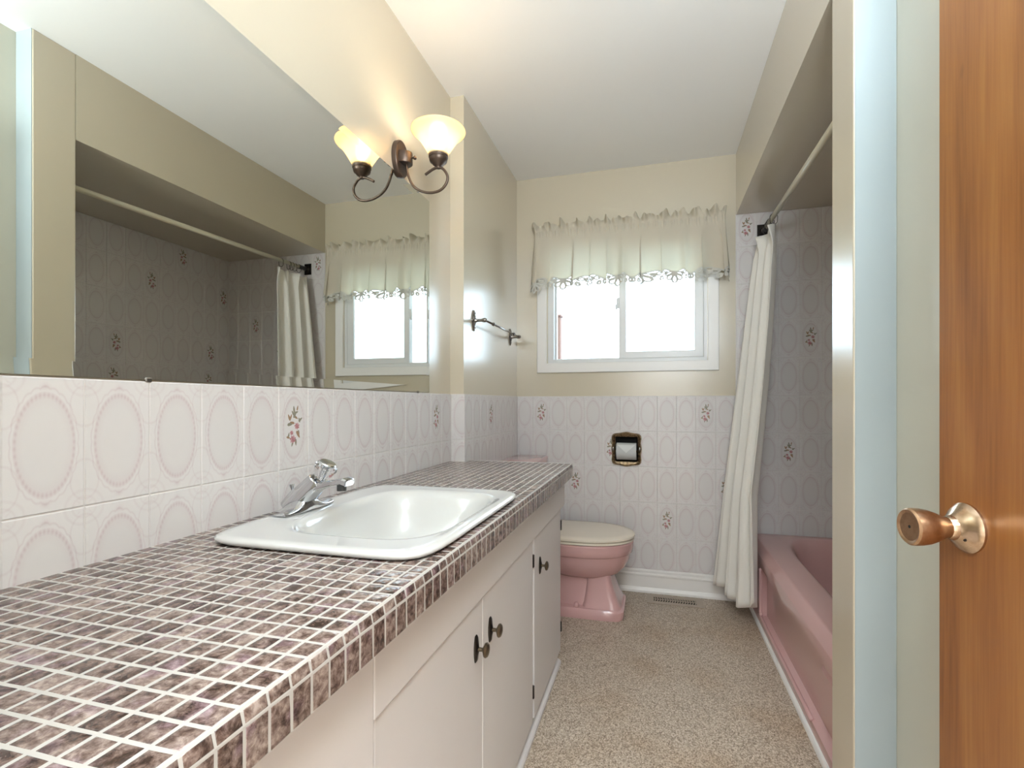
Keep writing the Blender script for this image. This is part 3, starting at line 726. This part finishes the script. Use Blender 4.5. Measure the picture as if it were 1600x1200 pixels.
# vertical half-round band over the plate
rings = []
for z in (1.954, 1.956, 1.992, 1.994):
    k_ = 0.97 if z in (1.954, 1.994) else 1
    rings.append([(0.019, YS+0.030*k_, z)]+[(0.019+0.036*k_*sin(t), YS+0.030*k_*cos(t), z) for t in [pi*(i+0.5)/16 for i in range(16)]]+[(0.019, YS-0.030*k_, z)])
bm = bmesh.new(); loft(bm, rings); bd = obj('band', subs(bm), M_bronze, sc, angle=40)
obj('finial', subs(lathe(bmesh.new(), [(0.003, 0), (0.003, 0.005), (0.006, 0.008), (0.0072, 0.012), (0.006, 0.016), (0.001, 0.018)], 16, (0.0545, YS, 1.973), (1, 0, 0))), M_bronze, bd, smooth=True)
arm = spline([(0.033, YS, 1.956), (0.039, YS, 1.918), (0.058, YS, 1.877), (0.088, YS, 1.853), (0.126, YS, 1.842), (0.163, YS, 1.846), (0.186, YS, 1.866), (0.192, YS, 1.892), (0.177, YS, 1.918), (0.159, YS, 1.927), (0.137, YS, 1.924), (0.107, YS, 1.908)], 6)
obj('arm', subs(tube(bmesh.new(), arm, 0.0048, 12)), M_bronze, sc, smooth=True)
SXC = 0.157
obj('lamp_holder', subs(lathe(bmesh.new(), [(0.0085, 1.924), (0.009, 1.928), (0.012, 1.932), (0.019, 1.936), (0.022, 1.941), (0.029, 1.946), (0.0315, 1.953), (0.032, 1.959), (0.0338, 1.961), (0.0338, 1.973), (0.030, 1.975)], 32, (SXC, YS, 0))), M_bronze, sc, angle=35)
so = [(0.034, 1.972), (0.038, 1.982), (0.047, 1.996), (0.056, 2.009), (0.066, 2.023), (0.077, 2.037), (0.090, 2.049), (0.101, 2.057), (0.1065, 2.063), (0.1075, 2.066)]
so = [(0.0335+(r-0.034)*0.84, 1.967+(z-1.972)*0.94) for r, z in so]
si = [(r-0.0032, z+0.0018) for r, z in reversed(so)]
bm = bmesh.new(); lathe(bm, so+[(so[-1][0]-0.0006, so[-1][1]+0.0028)]+si, 56, (SXC, YS, 0), cap0=False, cap1=False); obj('lamp_shade', subs(bm), M_shade, sc, smooth=True)
bb = obj('bulb', subs(sphere(bmesh.new(), (SXC, YS, 2.014), 0.019, 16, (1, 1, 1.2))), M_bulb, sc, smooth=True)
pl = bpy.data.lights.new('sconce_bulb_light', 'POINT'); pl.energy = 0.85; pl.color = (1.0, 0.86, 0.66); pl.shadow_soft_size = 0.026
po_ = bpy.data.objects.new('sconce_bulb_light', pl); COL.objects.link(po_); po_.parent = sc; po_.location = Vector((SXC, YS, 2.058))-LO

# ------------------------------------------------------------------ towel bar
tb = empty('towel_bar', (PX, 2.48, 1.478)); tag(tb, 'ornate antique silver towel bar on the wall section beside the window', 'towel bar')
TO = Vector((PX, 2.48, 1.478))
def subt(bm): bmesh.ops.translate(bm, verts=bm.verts, vec=-TO); return bm
bar = [(0.122, 2.172, 1.478), (0.122, 2.79, 1.478)]
obj('bar', subt(tube(bmesh.new(), bar, 0.0048, 14)), M_silver, tb, smooth=True)
for y in (2.30, 2.66):
    obj('bar_collar', subt(lathe(bmesh.new(), [(0.005, -0.012), (0.0085, -0.007), (0.0095, 0), (0.0085, 0.007), (0.005, 0.012)], 16, (0.122, y, 1.478), (0, 1, 0))), M_silver, tb, smooth=True)
for y in (2.172, 2.775):
    rings = []
    for h_, s_ in ((0.0005, 1), (0.004, 1), (0.008, 0.84), (0.010, 0.5), (0.013, 0.3)):
        rings.append([(PX+h_, y+cos(t)*0.021*s_*(1+0.13*cos(4*t)+0.08*cos(8*t)), 1.478+sin(t)*0.046*s_*(1+0.10*cos(4*t)+0.07*cos(10*t))) for t in [2*pi*i/48 for i in range(48)]])
    bm = bmesh.new(); loft(bm, rings); p_ = obj('bracket', subt(bm), M_silver, tb, angle=30)
    obj('arm', subt(lathe(bmesh.new(), [(0.014, 0.008), (0.010, 0.014), (0.0075, 0.020), (0.0068, 0.040), (0.0085, 0.046), (0.0105, 0.052), (0.0105, 0.060), (0.007, 0.066), (0.001, 0.068)], 20, (PX, y, 1.478), (1, 0, 0))), M_silver, p_, smooth=True)
    for dz in (0.034, -0.034):
        sphere_bm = sphere(bmesh.new(), (PX+0.0075, y, 1.478+dz), 0.0045, 10); obj('screw', subt(sphere_bm), M_silver, p_, smooth=True)

# ------------------------------------------------------------------ toilet paper holder and roll
hd = empty('paper_holder', (0.732, YB, 0.82)); tag(hd, 'ornate aged brass recessed toilet paper holder on the back wall', 'paper holder')
DO = Vector((0.732, YB, 0.82))
def subd(bm): bmesh.ops.translate(bm, verts=bm.verts, vec=-DO); return bm
def outline(t):
    # scalloped rectangle
    a, b = 0.087, 0.093; c, s = cos(t), sin(t); r = (abs(c/a)**7+abs(s/b)**7)**(-1/7)
    x, z = r*c, r*s
    z += math.copysign(0.0085, z)*math.exp(-(x/0.030)**2)*(1 if abs(z) > 0.06 else 0)
    x *= 1-0.05*math.exp(-((abs(z)-0.035)/0.018)**2)
    return x, z
K2 = 96; rings = []
TS = [2*pi*i/K2 for i in range(K2)]
def inn(t, a=0.064, b=0.072):
    c, s = cos(t), sin(t); r = (abs(c/a)**30+abs(s/b)**30)**(-1/30); return r*c, r*s
for s_, y in ((1.0, 0.007), (1.0, 0.012), (0.975, 0.019), (0.945, 0.019), (0.91, 0.0135)):
    rings.append([(0.732+outline(t)[0]*s_, YB-y, 0.82+outline(t)[1]*s_) for t in TS])
rings.append([(0.732+inn(t, 0.066, 0.074)[0], YB-0.011, 0.82+inn(t, 0.066, 0.074)[1]) for t in TS])
rings.append([(0.732+inn(t)[0], YB-0.009, 0.82+inn(t)[1]) for t in TS])
rings.append([(0.732+inn(t)[0], YB-0.003, 0.82+inn(t)[1]) for t in TS])
bm = bmesh.new(); loft(bm, rings, False, False); obj('frame', subd(bm), M_brass, hd, angle=40)
bm = bmesh.new(); x0, x1, z0, z1 = HX0+0.001, HX1-0.001, HZ0+0.001, HZ1-0.001
v = [bm.verts.new((x, YB-0.002, z)) for x, z in ((x0, z0), (x1, z0), (x1, z1), (x0, z1))]; w2 = [bm.verts.new((x, YB+0.058, z)) for x, z in ((x0, z0), (x1, z0), (x1, z1), (x0, z1))]
for i in range(4): bm.faces.new((v[i], v[(i+1) % 4], w2[(i+1) % 4], w2[i]))
bm.faces.new(w2); obj('recess_box', subd(bm), M_dark, hd)
obj('spindle', subd(tube(bmesh.new(), [(0.669, YB+0.004, 0.806), (0.796, YB+0.004, 0.806)], 0.006, 14)), M_brass, hd, smooth=True)
for sx_ in (-1, 1):
    obj('side_boss', subd(sphere(bmesh.new(), (0.732+sx_*0.076, YB-0.014, 0.82), 0.008, 12, (0.8, 0.8, 1.9))), M_silver, hd, smooth=True)
prl = empty('toilet_roll', (0.732, YB+0.004, 0.806)); tag(prl, 'white toilet paper roll with its end folded to a point', 'toilet paper')
bm = bmesh.new(); rings = [[(x, cos(t)*r_, sin(t)*r_) for t in [2*pi*i/40 for i in range(40)]] for x, r_ in ((-0.056, 0.010), (-0.057, 0.048), (-0.056, 0.0495), (0.056, 0.0495), (0.057, 0.048), (0.056, 0.010))]
loft(bm, rings, False, False); obj('roll', bm, M_paper_shade, prl, angle=40)
# folded pointed flap lying on the front of the roll
bm = bmesh.new(); nn = 10; rows = []
for i in range(nn+1):
    zz = 0.040-0.044*i/nn; half = 0.050*(1-i/nn)+0.0005
    yy = -math.sqrt(0.0525**2-zz*zz); rows.append([bm.verts.new((-half, yy, zz)), bm.verts.new((half, yy, zz)), bm.verts.new((half, yy+0.0026, zz)), bm.verts.new((-half, yy+0.0026, zz))])
for a_, b_ in zip(rows, rows[1:]):
    for k in range(4): bm.faces.new((a_[k], a_[(k+1) % 4], b_[(k+1) % 4], b_[k]))
bm.faces.new(rows[0]); bm.faces.new(rows[-1]); obj('folded_end', bm, M_paper, prl)

# ------------------------------------------------------------------ floor register
rg = empty('floor_register', (0.998, 2.812, 0)); tag(rg, 'beige metal floor register with curved slots by the baseboard', 'vent')
bm = bmesh.new(); wall_with_holes(bm, -0.148, 0.148, -0.060, 0.060, [(-0.112, 0.112, -0.030, 0.030)], lambda b, a, c, d, e: box(b, a, c, d, e, 0.0006, 0.005))
obj('faceplate', bm, M_vent, rg)
obj('duct', bx(-0.112, 0.112, -0.030, 0.030, 0.0004, 0.0010), M_dark, rg)
for i in range(17):
    x = -0.105+0.210*i/16; pts = [(x+0.007*math.sin(pi*(k/6))-0.003, -0.031+0.062*k/6, 0.0036) for k in range(7)]
    obj('fin', tube(bmesh.new(), pts, 0.0030, 6), M_vent, rg)
bm = bx(-0.112, 0.112, -0.0025, 0.0025, 0.002, 0.0055); obj('cross_bar', bm, M_vent, rg)
bm = bx(-0.055, 0.055, 0.004, 0.016, 0.0015, 0.0055, bevel=0.001); obj('damper_bar', bm, mat('dull_steel', (0.16, 0.14, 0.12), 0.5, 0.6), rg)

# ------------------------------------------------------------------ toilet
to = empty('toilet', (0.45, 2.62, 0)); tag(to, 'dusty pink porcelain toilet with an ivory lid beyond the vanity', 'toilet')
QO = Vector((0.45, 2.62, 0)); TY = 2.615
def subq(bm): bmesh.ops.translate(bm, verts=bm.verts, vec=-QO); return bm
def ring(x0, x1, hw, n, z, K=56): return sup((x0+x1)/2, TY, (x1-x0)/2, hw, n, z, K)
def egg(x0, x1, hw, z, K=56, back=3.2):
    out = []; cxm = x0+(x1-x0)*0.50
    for i in range(K):
        t = 2*pi*i/K; c, s = cos(t), sin(t)
        if c >= 0: a, n = x1-cxm, 2.15
        else: a, n = cxm-x0, back
        th = atan2(hw*s, a*c); c2, s2 = cos(th), sin(th); r = (abs(c2/a)**n+abs(s2/hw)**n)**(-1/n)
        out.append((cxm+r*c2, TY+r*s2, z))
    return out
bm = bmesh.new()
loft(bm, [ring(0.14, 0.738, 0.148, 9, 0.0), ring(0.14, 0.742, 0.150, 9, 0.012), ring(0.14, 0.742, 0.150, 9, 0.040), ring(0.145, 0.733, 0.143, 8, 0.050), ring(0.17, 0.70, 0.105, 6, 0.054)])
# front column, flared at its foot
loft(bm, [ring(0.530, 0.728, 0.134, 9, 0.050), ring(0.538, 0.715, 0.124, 8, 0.075), ring(0.545, 0.698, 0.116, 7, 0.12), ring(0.550, 0.682, 0.110, 6, 0.17), ring(0.545, 0.672, 0.110, 6, 0.235)])
# trapway behind
loft(bm, [ring(0.150, 0.62, 0.108, 6, 0.050), ring(0.155, 0.62, 0.098, 5, 0.12), ring(0.155, 0.62, 0.096, 5, 0.22), ring(0.14, 0.62, 0.105, 5, 0.30), ring(0.12, 0.60, 0.115, 5, 0.375)])
# bowl
loft(bm, [egg(0.42, 0.655, 0.080, 0.186), egg(0.38, 0.690, 0.115, 0.196), egg(0.345, 0.722, 0.142, 0.216), egg(0.315, 0.748, 0.163, 0.248), egg(0.295, 0.764, 0.176, 0.282), egg(0.285, 0.770, 0.181, 0.312), egg(0.284, 0.771, 0.182, 0.3155), egg(0.278, 0.777, 0.188, 0.318), egg(0.275, 0.781, 0.191, 0.322), egg(0.272, 0.784, 0.193, 0.345), egg(0.270, 0.786, 0.194, 0.372), egg(0.274, 0.781, 0.189, 0.378)])
obj('bowl', subq(bm), M_pink, to, angle=38)
bm = bmesh.new(); loft(bm, [egg(0.262, 0.786, 0.190, 0.3805, back=5), egg(0.260, 0.789, 0.193, 0.383, back=5), egg(0.260, 0.789, 0.193, 0.391, back=5), egg(0.264, 0.785, 0.189, 0.3935, back=5)]); obj('seat', subq(bm), M_seat, to, angle=40)
bm = bmesh.new(); loft(bm, [egg(0.262, 0.788, 0.192, 0.3960, back=5), egg(0.259, 0.792, 0.196, 0.399, back=5), egg(0.259, 0.792, 0.196, 0.408, back=5), egg(0.266, 0.784, 0.188, 0.4135, back=5), egg(0.30, 0.75, 0.155, 0.4165, back=5)]); obj('lid', subq(bm), M_seat, to, angle=50)
for dy in (-0.07, 0.07):
    obj('lid_hinge', subq(bx(0.268, 0.288, TY+dy-0.016, TY+dy+0.016, 0.379, 0.420, bevel=0.003)), M_seat, to)
bm = bmesh.new(); loft(bm, [sup(0.180, 2.62, 0.078, 0.215, 7, 0.376), sup(0.178, 2.62, 0.090, 0.232, 7, 0.42), sup(0.176, 2.62, 0.096, 0.240, 8, 0.56), sup(0.176, 2.62, 0.098, 0.243, 8, 0.740)]); obj('tank', subq(bm), M_pink, to, angle=40)
bm = bmesh.new(); loft(bm, [sup(0.180, 2.62, 0.104, 0.250, 9, 0.7405), sup(0.180, 2.62, 0.106, 0.253, 9, 0.746), sup(0.180, 2.62, 0.106, 0.253, 9, 0.770), sup(0.180, 2.62, 0.103, 0.250, 9, 0.7755), sup(0.180, 2.62, 0.097, 0.243, 9, 0.777)]); obj('tank_lid', subq(bm), M_pinkl, to, angle=40)
obj('bolt_cap', subq(lathe(bmesh.new(), [(0.013, 0.050), (0.013, 0.058), (0.011, 0.066), (0.006, 0.071), (0.001, 0.072)], 20, (0.505, TY-0.125, 0))), M_pink, to, smooth=True)

# ------------------------------------------------------------------ bathtub
tu = empty('bathtub', (1.77, 2.17, 0)); tag(tu, 'dusty pink alcove bathtub with a panelled apron', 'bathtub')
UO = Vector((1.77, 2.17, 0))
def subu(bm): bmesh.ops.translate(bm, verts=bm.verts, vec=-UO); return bm
TX0, TX1, TY0, TY1, TZ = 1.384, XR-0.0075, YT+0.002, YB-0.0075, 0.385
K3 = 128
cxm, cym = (TX0+TX1)/2, (TY0+TY1)/2
def rect(a_in, z): return sup(cxm, cym, (TX1-TX0)/2-a_in, (TY1-TY0)/2-a_in, 40, z, K3)
rings = [rect(0.010, TZ-0.085), rect(0.0, TZ-0.078), rect(0.0, TZ-0.040), rect(0.0015, TZ-0.036), rect(0.024, TZ-0.003), rect(0.028, TZ-0.0005), rect(0.033, TZ+0.0005)]
bx0, bx1, by0, by1 = 1.512, 2.075, 1.52, 2.845
for d_, n, z in ((-0.010, 4.6, TZ+0.0008), (0.0, 4.5, TZ), (0.006, 4.3, TZ-0.003), (0.016, 4.2, TZ-0.016), (0.028, 4.0, TZ-0.05), (0.042, 3.8, TZ-0.13), (0.060, 3.6, TZ-0.24), (0.085, 3.4, TZ-0.30), (0.13, 3.2, TZ-0.325), (0.22, 3.0, TZ-0.330)):
    rings.append(sup((bx0+bx1)/2, (by0+by1)/2+d_*0.5, (bx1-bx0)/2-d_, (by1-by0)/2-d_*1.6, n, z, K3))
bm = bmesh.new(); loft(bm, rings, False, True); obj('basin', subu(bm), M_pink, tu, angle=45)
# apron: frame, sloped shoulders, sunk panel
ap = bmesh.new()
XA, XP = TX0+0.003, TX0+0.030
def quadbar(b, outer, inner):
    vo = [b.verts.new(p) for p in outer]; vi = [b.verts.new(p) for p in inner]
    for i in range(4): b.faces.new((vo[i], vo[(i+1) % 4], vi[(i+1) % 4], vi[i]))
    return vo, vi
py0, py1, pz0, pz1 = YT+0.03, 2.605, 0.048, 0.292
E0 = [(XA, TY0, 0), (XA, TY1, 0), (XA, TY1, TZ-0.078), (XA, TY0, TZ-0.078)]
E1 = [(XA, py0, pz0), (XA, py1, pz0), (XA, py1, pz1), (XA, py0, pz1)]
b_ = 0.016
E2 = [(XP, py0+b_, pz0+b_), (XP, py1-b_, pz0+b_), (XP, py1-b_, pz1-b_*0.6), (XP, py0+b_, pz1-b_*0.6)]
quadbar(ap, E0, E1); vo, vi = quadbar(ap, E1, E2); ap.faces.new([v for v in vi])
box(ap, XP+0.002, XP+0.02, TY0, TY1, 0, TZ-0.08)
bmesh.ops.remove_doubles(ap, verts=ap.verts, dist=1e-5)
obj('apron', subu(ap), M_pink, tu)
# raised middle field of the apron: starts past the bench and is stepped
bm = bmesh.new()
fy0, fy1, fz0, fz1 = YT+0.05, 1.765, 0.085, 0.262
vo, vi = quadbar(bm, [(XP-0.0005, fy0, fz0), (XP-0.0005, fy1, fz0), (XP-0.0005, fy1, fz1), (XP-0.0005, fy0, fz1)], [(XP-0.012, fy0+0.012, fz0+0.012), (XP-0.012, fy1-0.012, fz0+0.012), (XP-0.012, fy1-0.012, fz1-0.018), (XP-0.012, fy0+0.012, fz1-0.018)])
bm.faces.new(vi); obj('apron_field', subu(bm), M_pink, tu)
bm = tube(bmesh.new(), spline([(XA+0.001, 2.604, 0.285), (XA+0.001, 2.604, 0.10), (XA+0.001, 2.590, 0.066), (XA+0.001, 2.56, 0.052), (XA+0.001, 1.80, 0.052)], 8), 0.0075, 10)
obj('apron_bead', subu(bm), M_pink, tu, smooth=True)
obj('overflow_plate', subu(lathe(bmesh.new(), [(0.032, 0), (0.032, 0.003), (0.026, 0.006), (0.001, 0.007)], 24, (1.79, 1.575, 0.30), (0, 1, 0.15))), M_chrome, tu, angle=30)

# ------------------------------------------------------------------ shower rod
rd = empty('shower_rod', (1.455, 2.2, 2.0)); tag(rd, 'ivory shower curtain rod running under the soffit', 'rod')
RO = Vector((1.455, 2.2, 2.0))
def subr(bm): bmesh.ops.translate(bm, verts=bm.verts, vec=-RO); return bm
ra, rb = Vector((1.452, YT+0.003, 1.985)), Vector((1.462, YB-0.012, 2.022))
obj('rod', subr(tube(bmesh.new(), [ra, rb], 0.0125, 18)), M_rod, rd, smooth=True)
bm = bx(1.432, 1.488, YB-0.0115, YB-0.0075, 1.985, 2.062, bevel=0.0015); br = obj('wall_bracket', subr(bm), M_blackbr, rd)
obj('socket', subr(lathe(bmesh.new(), [(0.022, 0), (0.021, 0.006), (0.0145, 0.012), (0.0145, 0.085), (0.0160, 0.088)], 20, (1.462, YB-0.012, 2.022), (-0.006, -1, -0.024))), M_blackbr, br, angle=35)
bm = bx(1.432, 1.478, YT+0.001, YT+0.005, 1.955, 2.02, bevel=0.0015); obj('wall_bracket', subr(bm), M_blackbr, rd)

# ------------------------------------------------------------------ shower curtain
def curtain():
    ns, nt = 150, 60; NF = 3.6
    def P(s, t):
        # s 0 (near edge) .. 1 (far edge), t 0 top .. 1 bottom
        e = t*t*(3-2*t)
        ax, ay = 1.460, 2.605; bxx, byy = 1.418, 2.872
        cx_, cy_ = 1.352, 2.455; dx, dy = 1.205, 2.855
        mx = max(0.0, (t-0.35)/0.65)
        k0 = mx**1.0
        near = Vector((ax+(cx_-ax)*(min(1, t/0.72)**1.6 if t < 0.72 else 1), ay+(cy_-ay)*t**1.5, 0)); far = Vector((bxx+(dx-bxx)*t**0.95, byy+(dy-byy)*t, 0))
        p = near.lerp(far, s); d = (far-near); d.z = 0; nrm = Vector((-d.y, d.x, 0)).normalized()
        amp = 0.024+0.014*t
        ph = s*NF*2*pi+0.35*sin(3*s*pi+1.7*t)+0.2
        f = sin(ph)*0.8+0.28*sin(2*ph+1.1+0.5*t)+0.07*sin(3.3*ph+2*t)
        flare = max(0, 1-t/0.045)
        p += nrm*(f*amp*(0.55+0.45*min(1, t*6+0.3)))+d.normalized()*(0.010*cos(ph)*(1-0.3*t))
        p += nrm*flare*(0.020*sin(ph*0.5+1)+0.008*sin(ph*1.5))
        ztop = 1.966-0.010*(0.5+0.5*sin(ph+0.8))-0.012*s
        zbot = 0.150-0.055*s+0.012*sin(s*9)+(0.030*max(0, (0.10-s)/0.10))-0.045*math.exp(-((s-0.30)/0.22)**2)
        p.z = ztop+(zbot-ztop)*t
        return p
    bm = bmesh.new(); g = [[bm.verts.new(P(i/ns, j/nt)) for i in range(ns+1)] for j in range(nt+1)]
    for j in range(nt):
        for i in range(ns): bm.faces.new((g[j][i], g[j][i+1], g[j+1][i+1], g[j+1][i]))
    return bm, P
cu = empty('shower_curtain', (1.43, 2.74, 1.96)); tag(cu, 'white fabric shower curtain bunched at the window end of the tub', 'curtain')
UO2 = Vector((1.43, 2.74, 1.96))
bm, CP = curtain(); bmesh.ops.translate(bm, verts=bm.verts, vec=-UO2)
cf = obj('fabric', bm, M_cur, cu, smooth=True)
sm = cf.modifiers.new('thickness', 'SOLIDIFY'); sm.thickness = 0.0012
for y in (2.665, 2.735, 2.762, 2.790, 2.83):
    rz = 1.985+(2.022-1.985)*(y-YT)/(YB-YT)
    pts = [Vector((1.460+0.0175*sin(a_), y, rz+0.0-0.006+0.0175*cos(a_)-(0.018 if cos(a_) < -0.2 else 0.0)))-UO2 for a_ in [2*pi*k/16 for k in range(17)]]
    obj('hook_ring', tube(bmesh.new(), pts, 0.0016, 6), M_blackbr, cu, smooth=True)

# ------------------------------------------------------------------ valance
va = empty('window_valance', (0.73, YB-0.03, 2.10)); tag(va, 'cream cotton valance with cutwork hem gathered across the window top', 'valance')
VO = Vector((0.73, YB-0.03, 2.10))
VX0, VX1, VY = 0.197, 1.262, YB-0.068
LEN = 0.055+(VX1-VX0)+0.055
rv = random.Random(11)
PH = [rv.uniform(0, 6.28) for _ in range(12)]
def base(s):
    """s metres along the rod path incl. returns -> (x, y, nx, ny)"""
    if s < 0.055: return VX0, YB-0.013-(s/0.055)*0.055, -1, 0
    if s < 0.055+(VX1-VX0): return VX0+(s-0.055), VY, 0, -1
    q_ = s-0.055-(VX1-VX0); return VX1, VY+q_, 1, 0
def fold(s, z):
    """offset along the normal"""
    k = max(0.0, min(1.0, (2.085-z)/0.30))
    hi = 0.5+0.5*math.exp(-((z-2.10)/0.03)**2)
    u = s+0.006*sin(31*s+PH[3])+0.014*sin(11*s+PH[10])
    low = sin(62*u+PH[0])*0.6+sin(37*u+PH[1]+0.6*k)*0.4+0.15*sin(101*u+PH[2]+k)
    gath = (sin(330*s+PH[4])+0.6*sin(471*s+PH[5]))*0.0022*math.exp(-((z-2.100)/0.016)**2)
    ruf = 0.0
    if z > 2.112:
        r_ = (z-2.112)/0.045
        ruf = r_*(0.021*sin(118*s+PH[6])+0.009*sin(187*s+PH[7]+2*r_)+0.006+0.013*sin(67*s+PH[9]))
    return low*(0.002+0.020*k)+gath+ruf+0.016*k
def VP(s, z, lift=0.0):
    x, y, nx, ny = base(s); f = fold(s, z)+lift
    # round the corners
    sx_ = (0.0215*(0.75+0.35*sin(17*s+PH[11]))*sin(62*(s+0.006*sin(31*s+PH[3])+0.014*sin(11*s+PH[10]))+PH[0]+1.9)+0.007*sin(37*s+PH[1]+1))*max(0, min(1, (2.080-z)/0.10))*max(0, min(1, (s-0.055)/0.04, (LEN-0.055-s)/0.04))
    if ny == 0: sx_ = 0
    tx = (1, 0) if ny else (0, 0)
    spread = 1.0+0.035*max(0.0, min(1.0, (2.085-z)/0.33))
    X = 0.73+(x+sx_+nx*f*0.4-0.73)*spread
    Y = y+ny*f
    return Vector((X, min(Y, YB-0.008) if ny == 0 else Y, z))
def hemz(s):
    """lower edge of the solid cloth"""
    q_ = (s/0.155) % 1.0
    m_ = abs(q_-0.5)*2
    return 1.815-0.012*cos(4*pi*q_)+0.022*(1-m_)**2+(-0.02 if s < 0.09 else 0)
bm = bmesh.new(); NS, rows_ = 520, 34; g = []
for j in range(rows_+1):
    row = []
    for i in range(NS+1):
        s = LEN*i/NS; t = j/rows_
        ztop = 2.156+0.010*sin(75*s+PH[8])+0.007*sin(147*s+1)
        if t < 0.25: z = ztop+(2.112-ztop)*(t/0.25)
        elif t < 0.42: z = 2.112+(2.085-2.112)*((t-0.25)/0.17)
        else: z = 2.085+(hemz(s)-2.085)*((t-0.42)/0.58)
        row.append(bm.verts.new(VP(s, z)))
    g.append(row)
for j in range(rows_):
    for i in range(NS): bm.faces.new((g[j][i], g[j][i+1], g[j+1][i+1], g[j+1][i]))
bmesh.ops.translate(bm, verts=bm.verts, vec=-VO)
vf = obj('fabric', bm, M_val, va, smooth=True)
# cutwork: leaf loops, scrolls and a continuous braid mapped onto the folds
lace = bmesh.new()
def ribbon(pts, wd, closed=False):
    n = len(pts); L_, Rr = [], []
    for i, (a, z) in enumerate(pts):
        p0 = pts[(i-1) % n] if closed else pts[max(i-1, 0)]; p1 = pts[(i+1) % n] if closed else pts[min(i+1, n-1)]
        dx, dz = p1[0]-p0[0], p1[1]-p0[1]; l = math.hypot(dx, dz) or 1; nx, nz = -dz/l*wd/2, dx/l*wd/2
        q1 = (min(max(a+nx, 0), LEN), z+nz); q2 = (min(max(a-nx, 0), LEN), z-nz)
        L_.append(lace.verts.new(VP(*q1)-VO)); Rr.append(lace.verts.new(VP(*q2)-VO))
    for i in range(n if closed else n-1):
        j = (i+1) % n; lace.faces.new((L_[i], L_[j], Rr[j], Rr[i]))
def leaf(s, z, ang, ln, wd, w_=0.0072):
    pts = []
    for k in range(18):
        t = 2*pi*k/18; x = (1-cos(t))/2*ln; y = sin(t)*wd/2*(1.0-0.25*cos(t))*(sin(t/2)**0.6 if k else 0)
        pts.append((s+x*cos(ang)-y*sin(ang), z+x*sin(ang)+y*cos(ang)))
    ribbon(pts, w_, True)
def scroll(s, z, r0, turns, dirn, a0):
    pts = [(s+dirn*r0*(1-k/26)*cos(a0+turns*2*pi*k/20), z+r0*(1-k/26)*sin(a0+turns*2*pi*k/20)) for k in range(21)]
    ribbon(pts, 0.0068)
pts = [(LEN*i/260, hemz(LEN*i/260)+0.0005) for i in range(261)]; ribbon(pts, 0.006)
nm = int(LEN/0.155)+1
for m_ in range(nm):
    c = 0.155*(m_+0.5)
    if c > LEN: break
    hz = hemz(c)
    for a_, l_ in ((-90, 0.058), (-60, 0.050), (-120, 0.050), (-28, 0.038), (-152, 0.038)): leaf(c, hz-0.004, R(a_), l_, 0.021)
    for q_ in (-1, 1):
        scroll(c+q_*0.048, hemz(c+q_*0.048)-0.014, 0.013, 1.2, q_, 1.2)
        scroll(c+q_*0.030, hemz(c+q_*0.03)-0.020, 0.009, 1.0, -q_, 0.5)
        ribbon([(c+q_*0.012, hz-0.012), (c+q_*0.030, hemz(c+q_*0.03)-0.033), (c+q_*0.050, hemz(c+q_*0.05)-0.030), (c+q_*0.066, hemz(c+q_*0.066)-0.016), (c+q_*0.0775, hemz(c+q_*0.0775)-0.002)], 0.004)
        leaf(c+q_*0.070, hemz(c+q_*0.07)-0.002, R(-90+q_*12), 0.026, 0.012)
        leaf(c+q_*0.056, hemz(c+q_*0.056)-0.020, R(-90-q_*10), 0.022, 0.010)
obj('cutwork_hem', lace, M_lace, va, smooth=True)
# small eyelet flowers stitched above the hem as raised loops
st = bmesh.new()
bm = tube(bmesh.new(), [Vector((VX0+0.004, VY+0.016, 2.098))-VO, Vector((VX1-0.004, VY+0.016, 2.098))-VO], 0.004, 8); obj('rod', bm, M_vinyl, va)

print('objects', len(bpy.data.objects), 'tris', sum(len(o.data.polygons) for o in bpy.data.objects if o.type == 'MESH'))
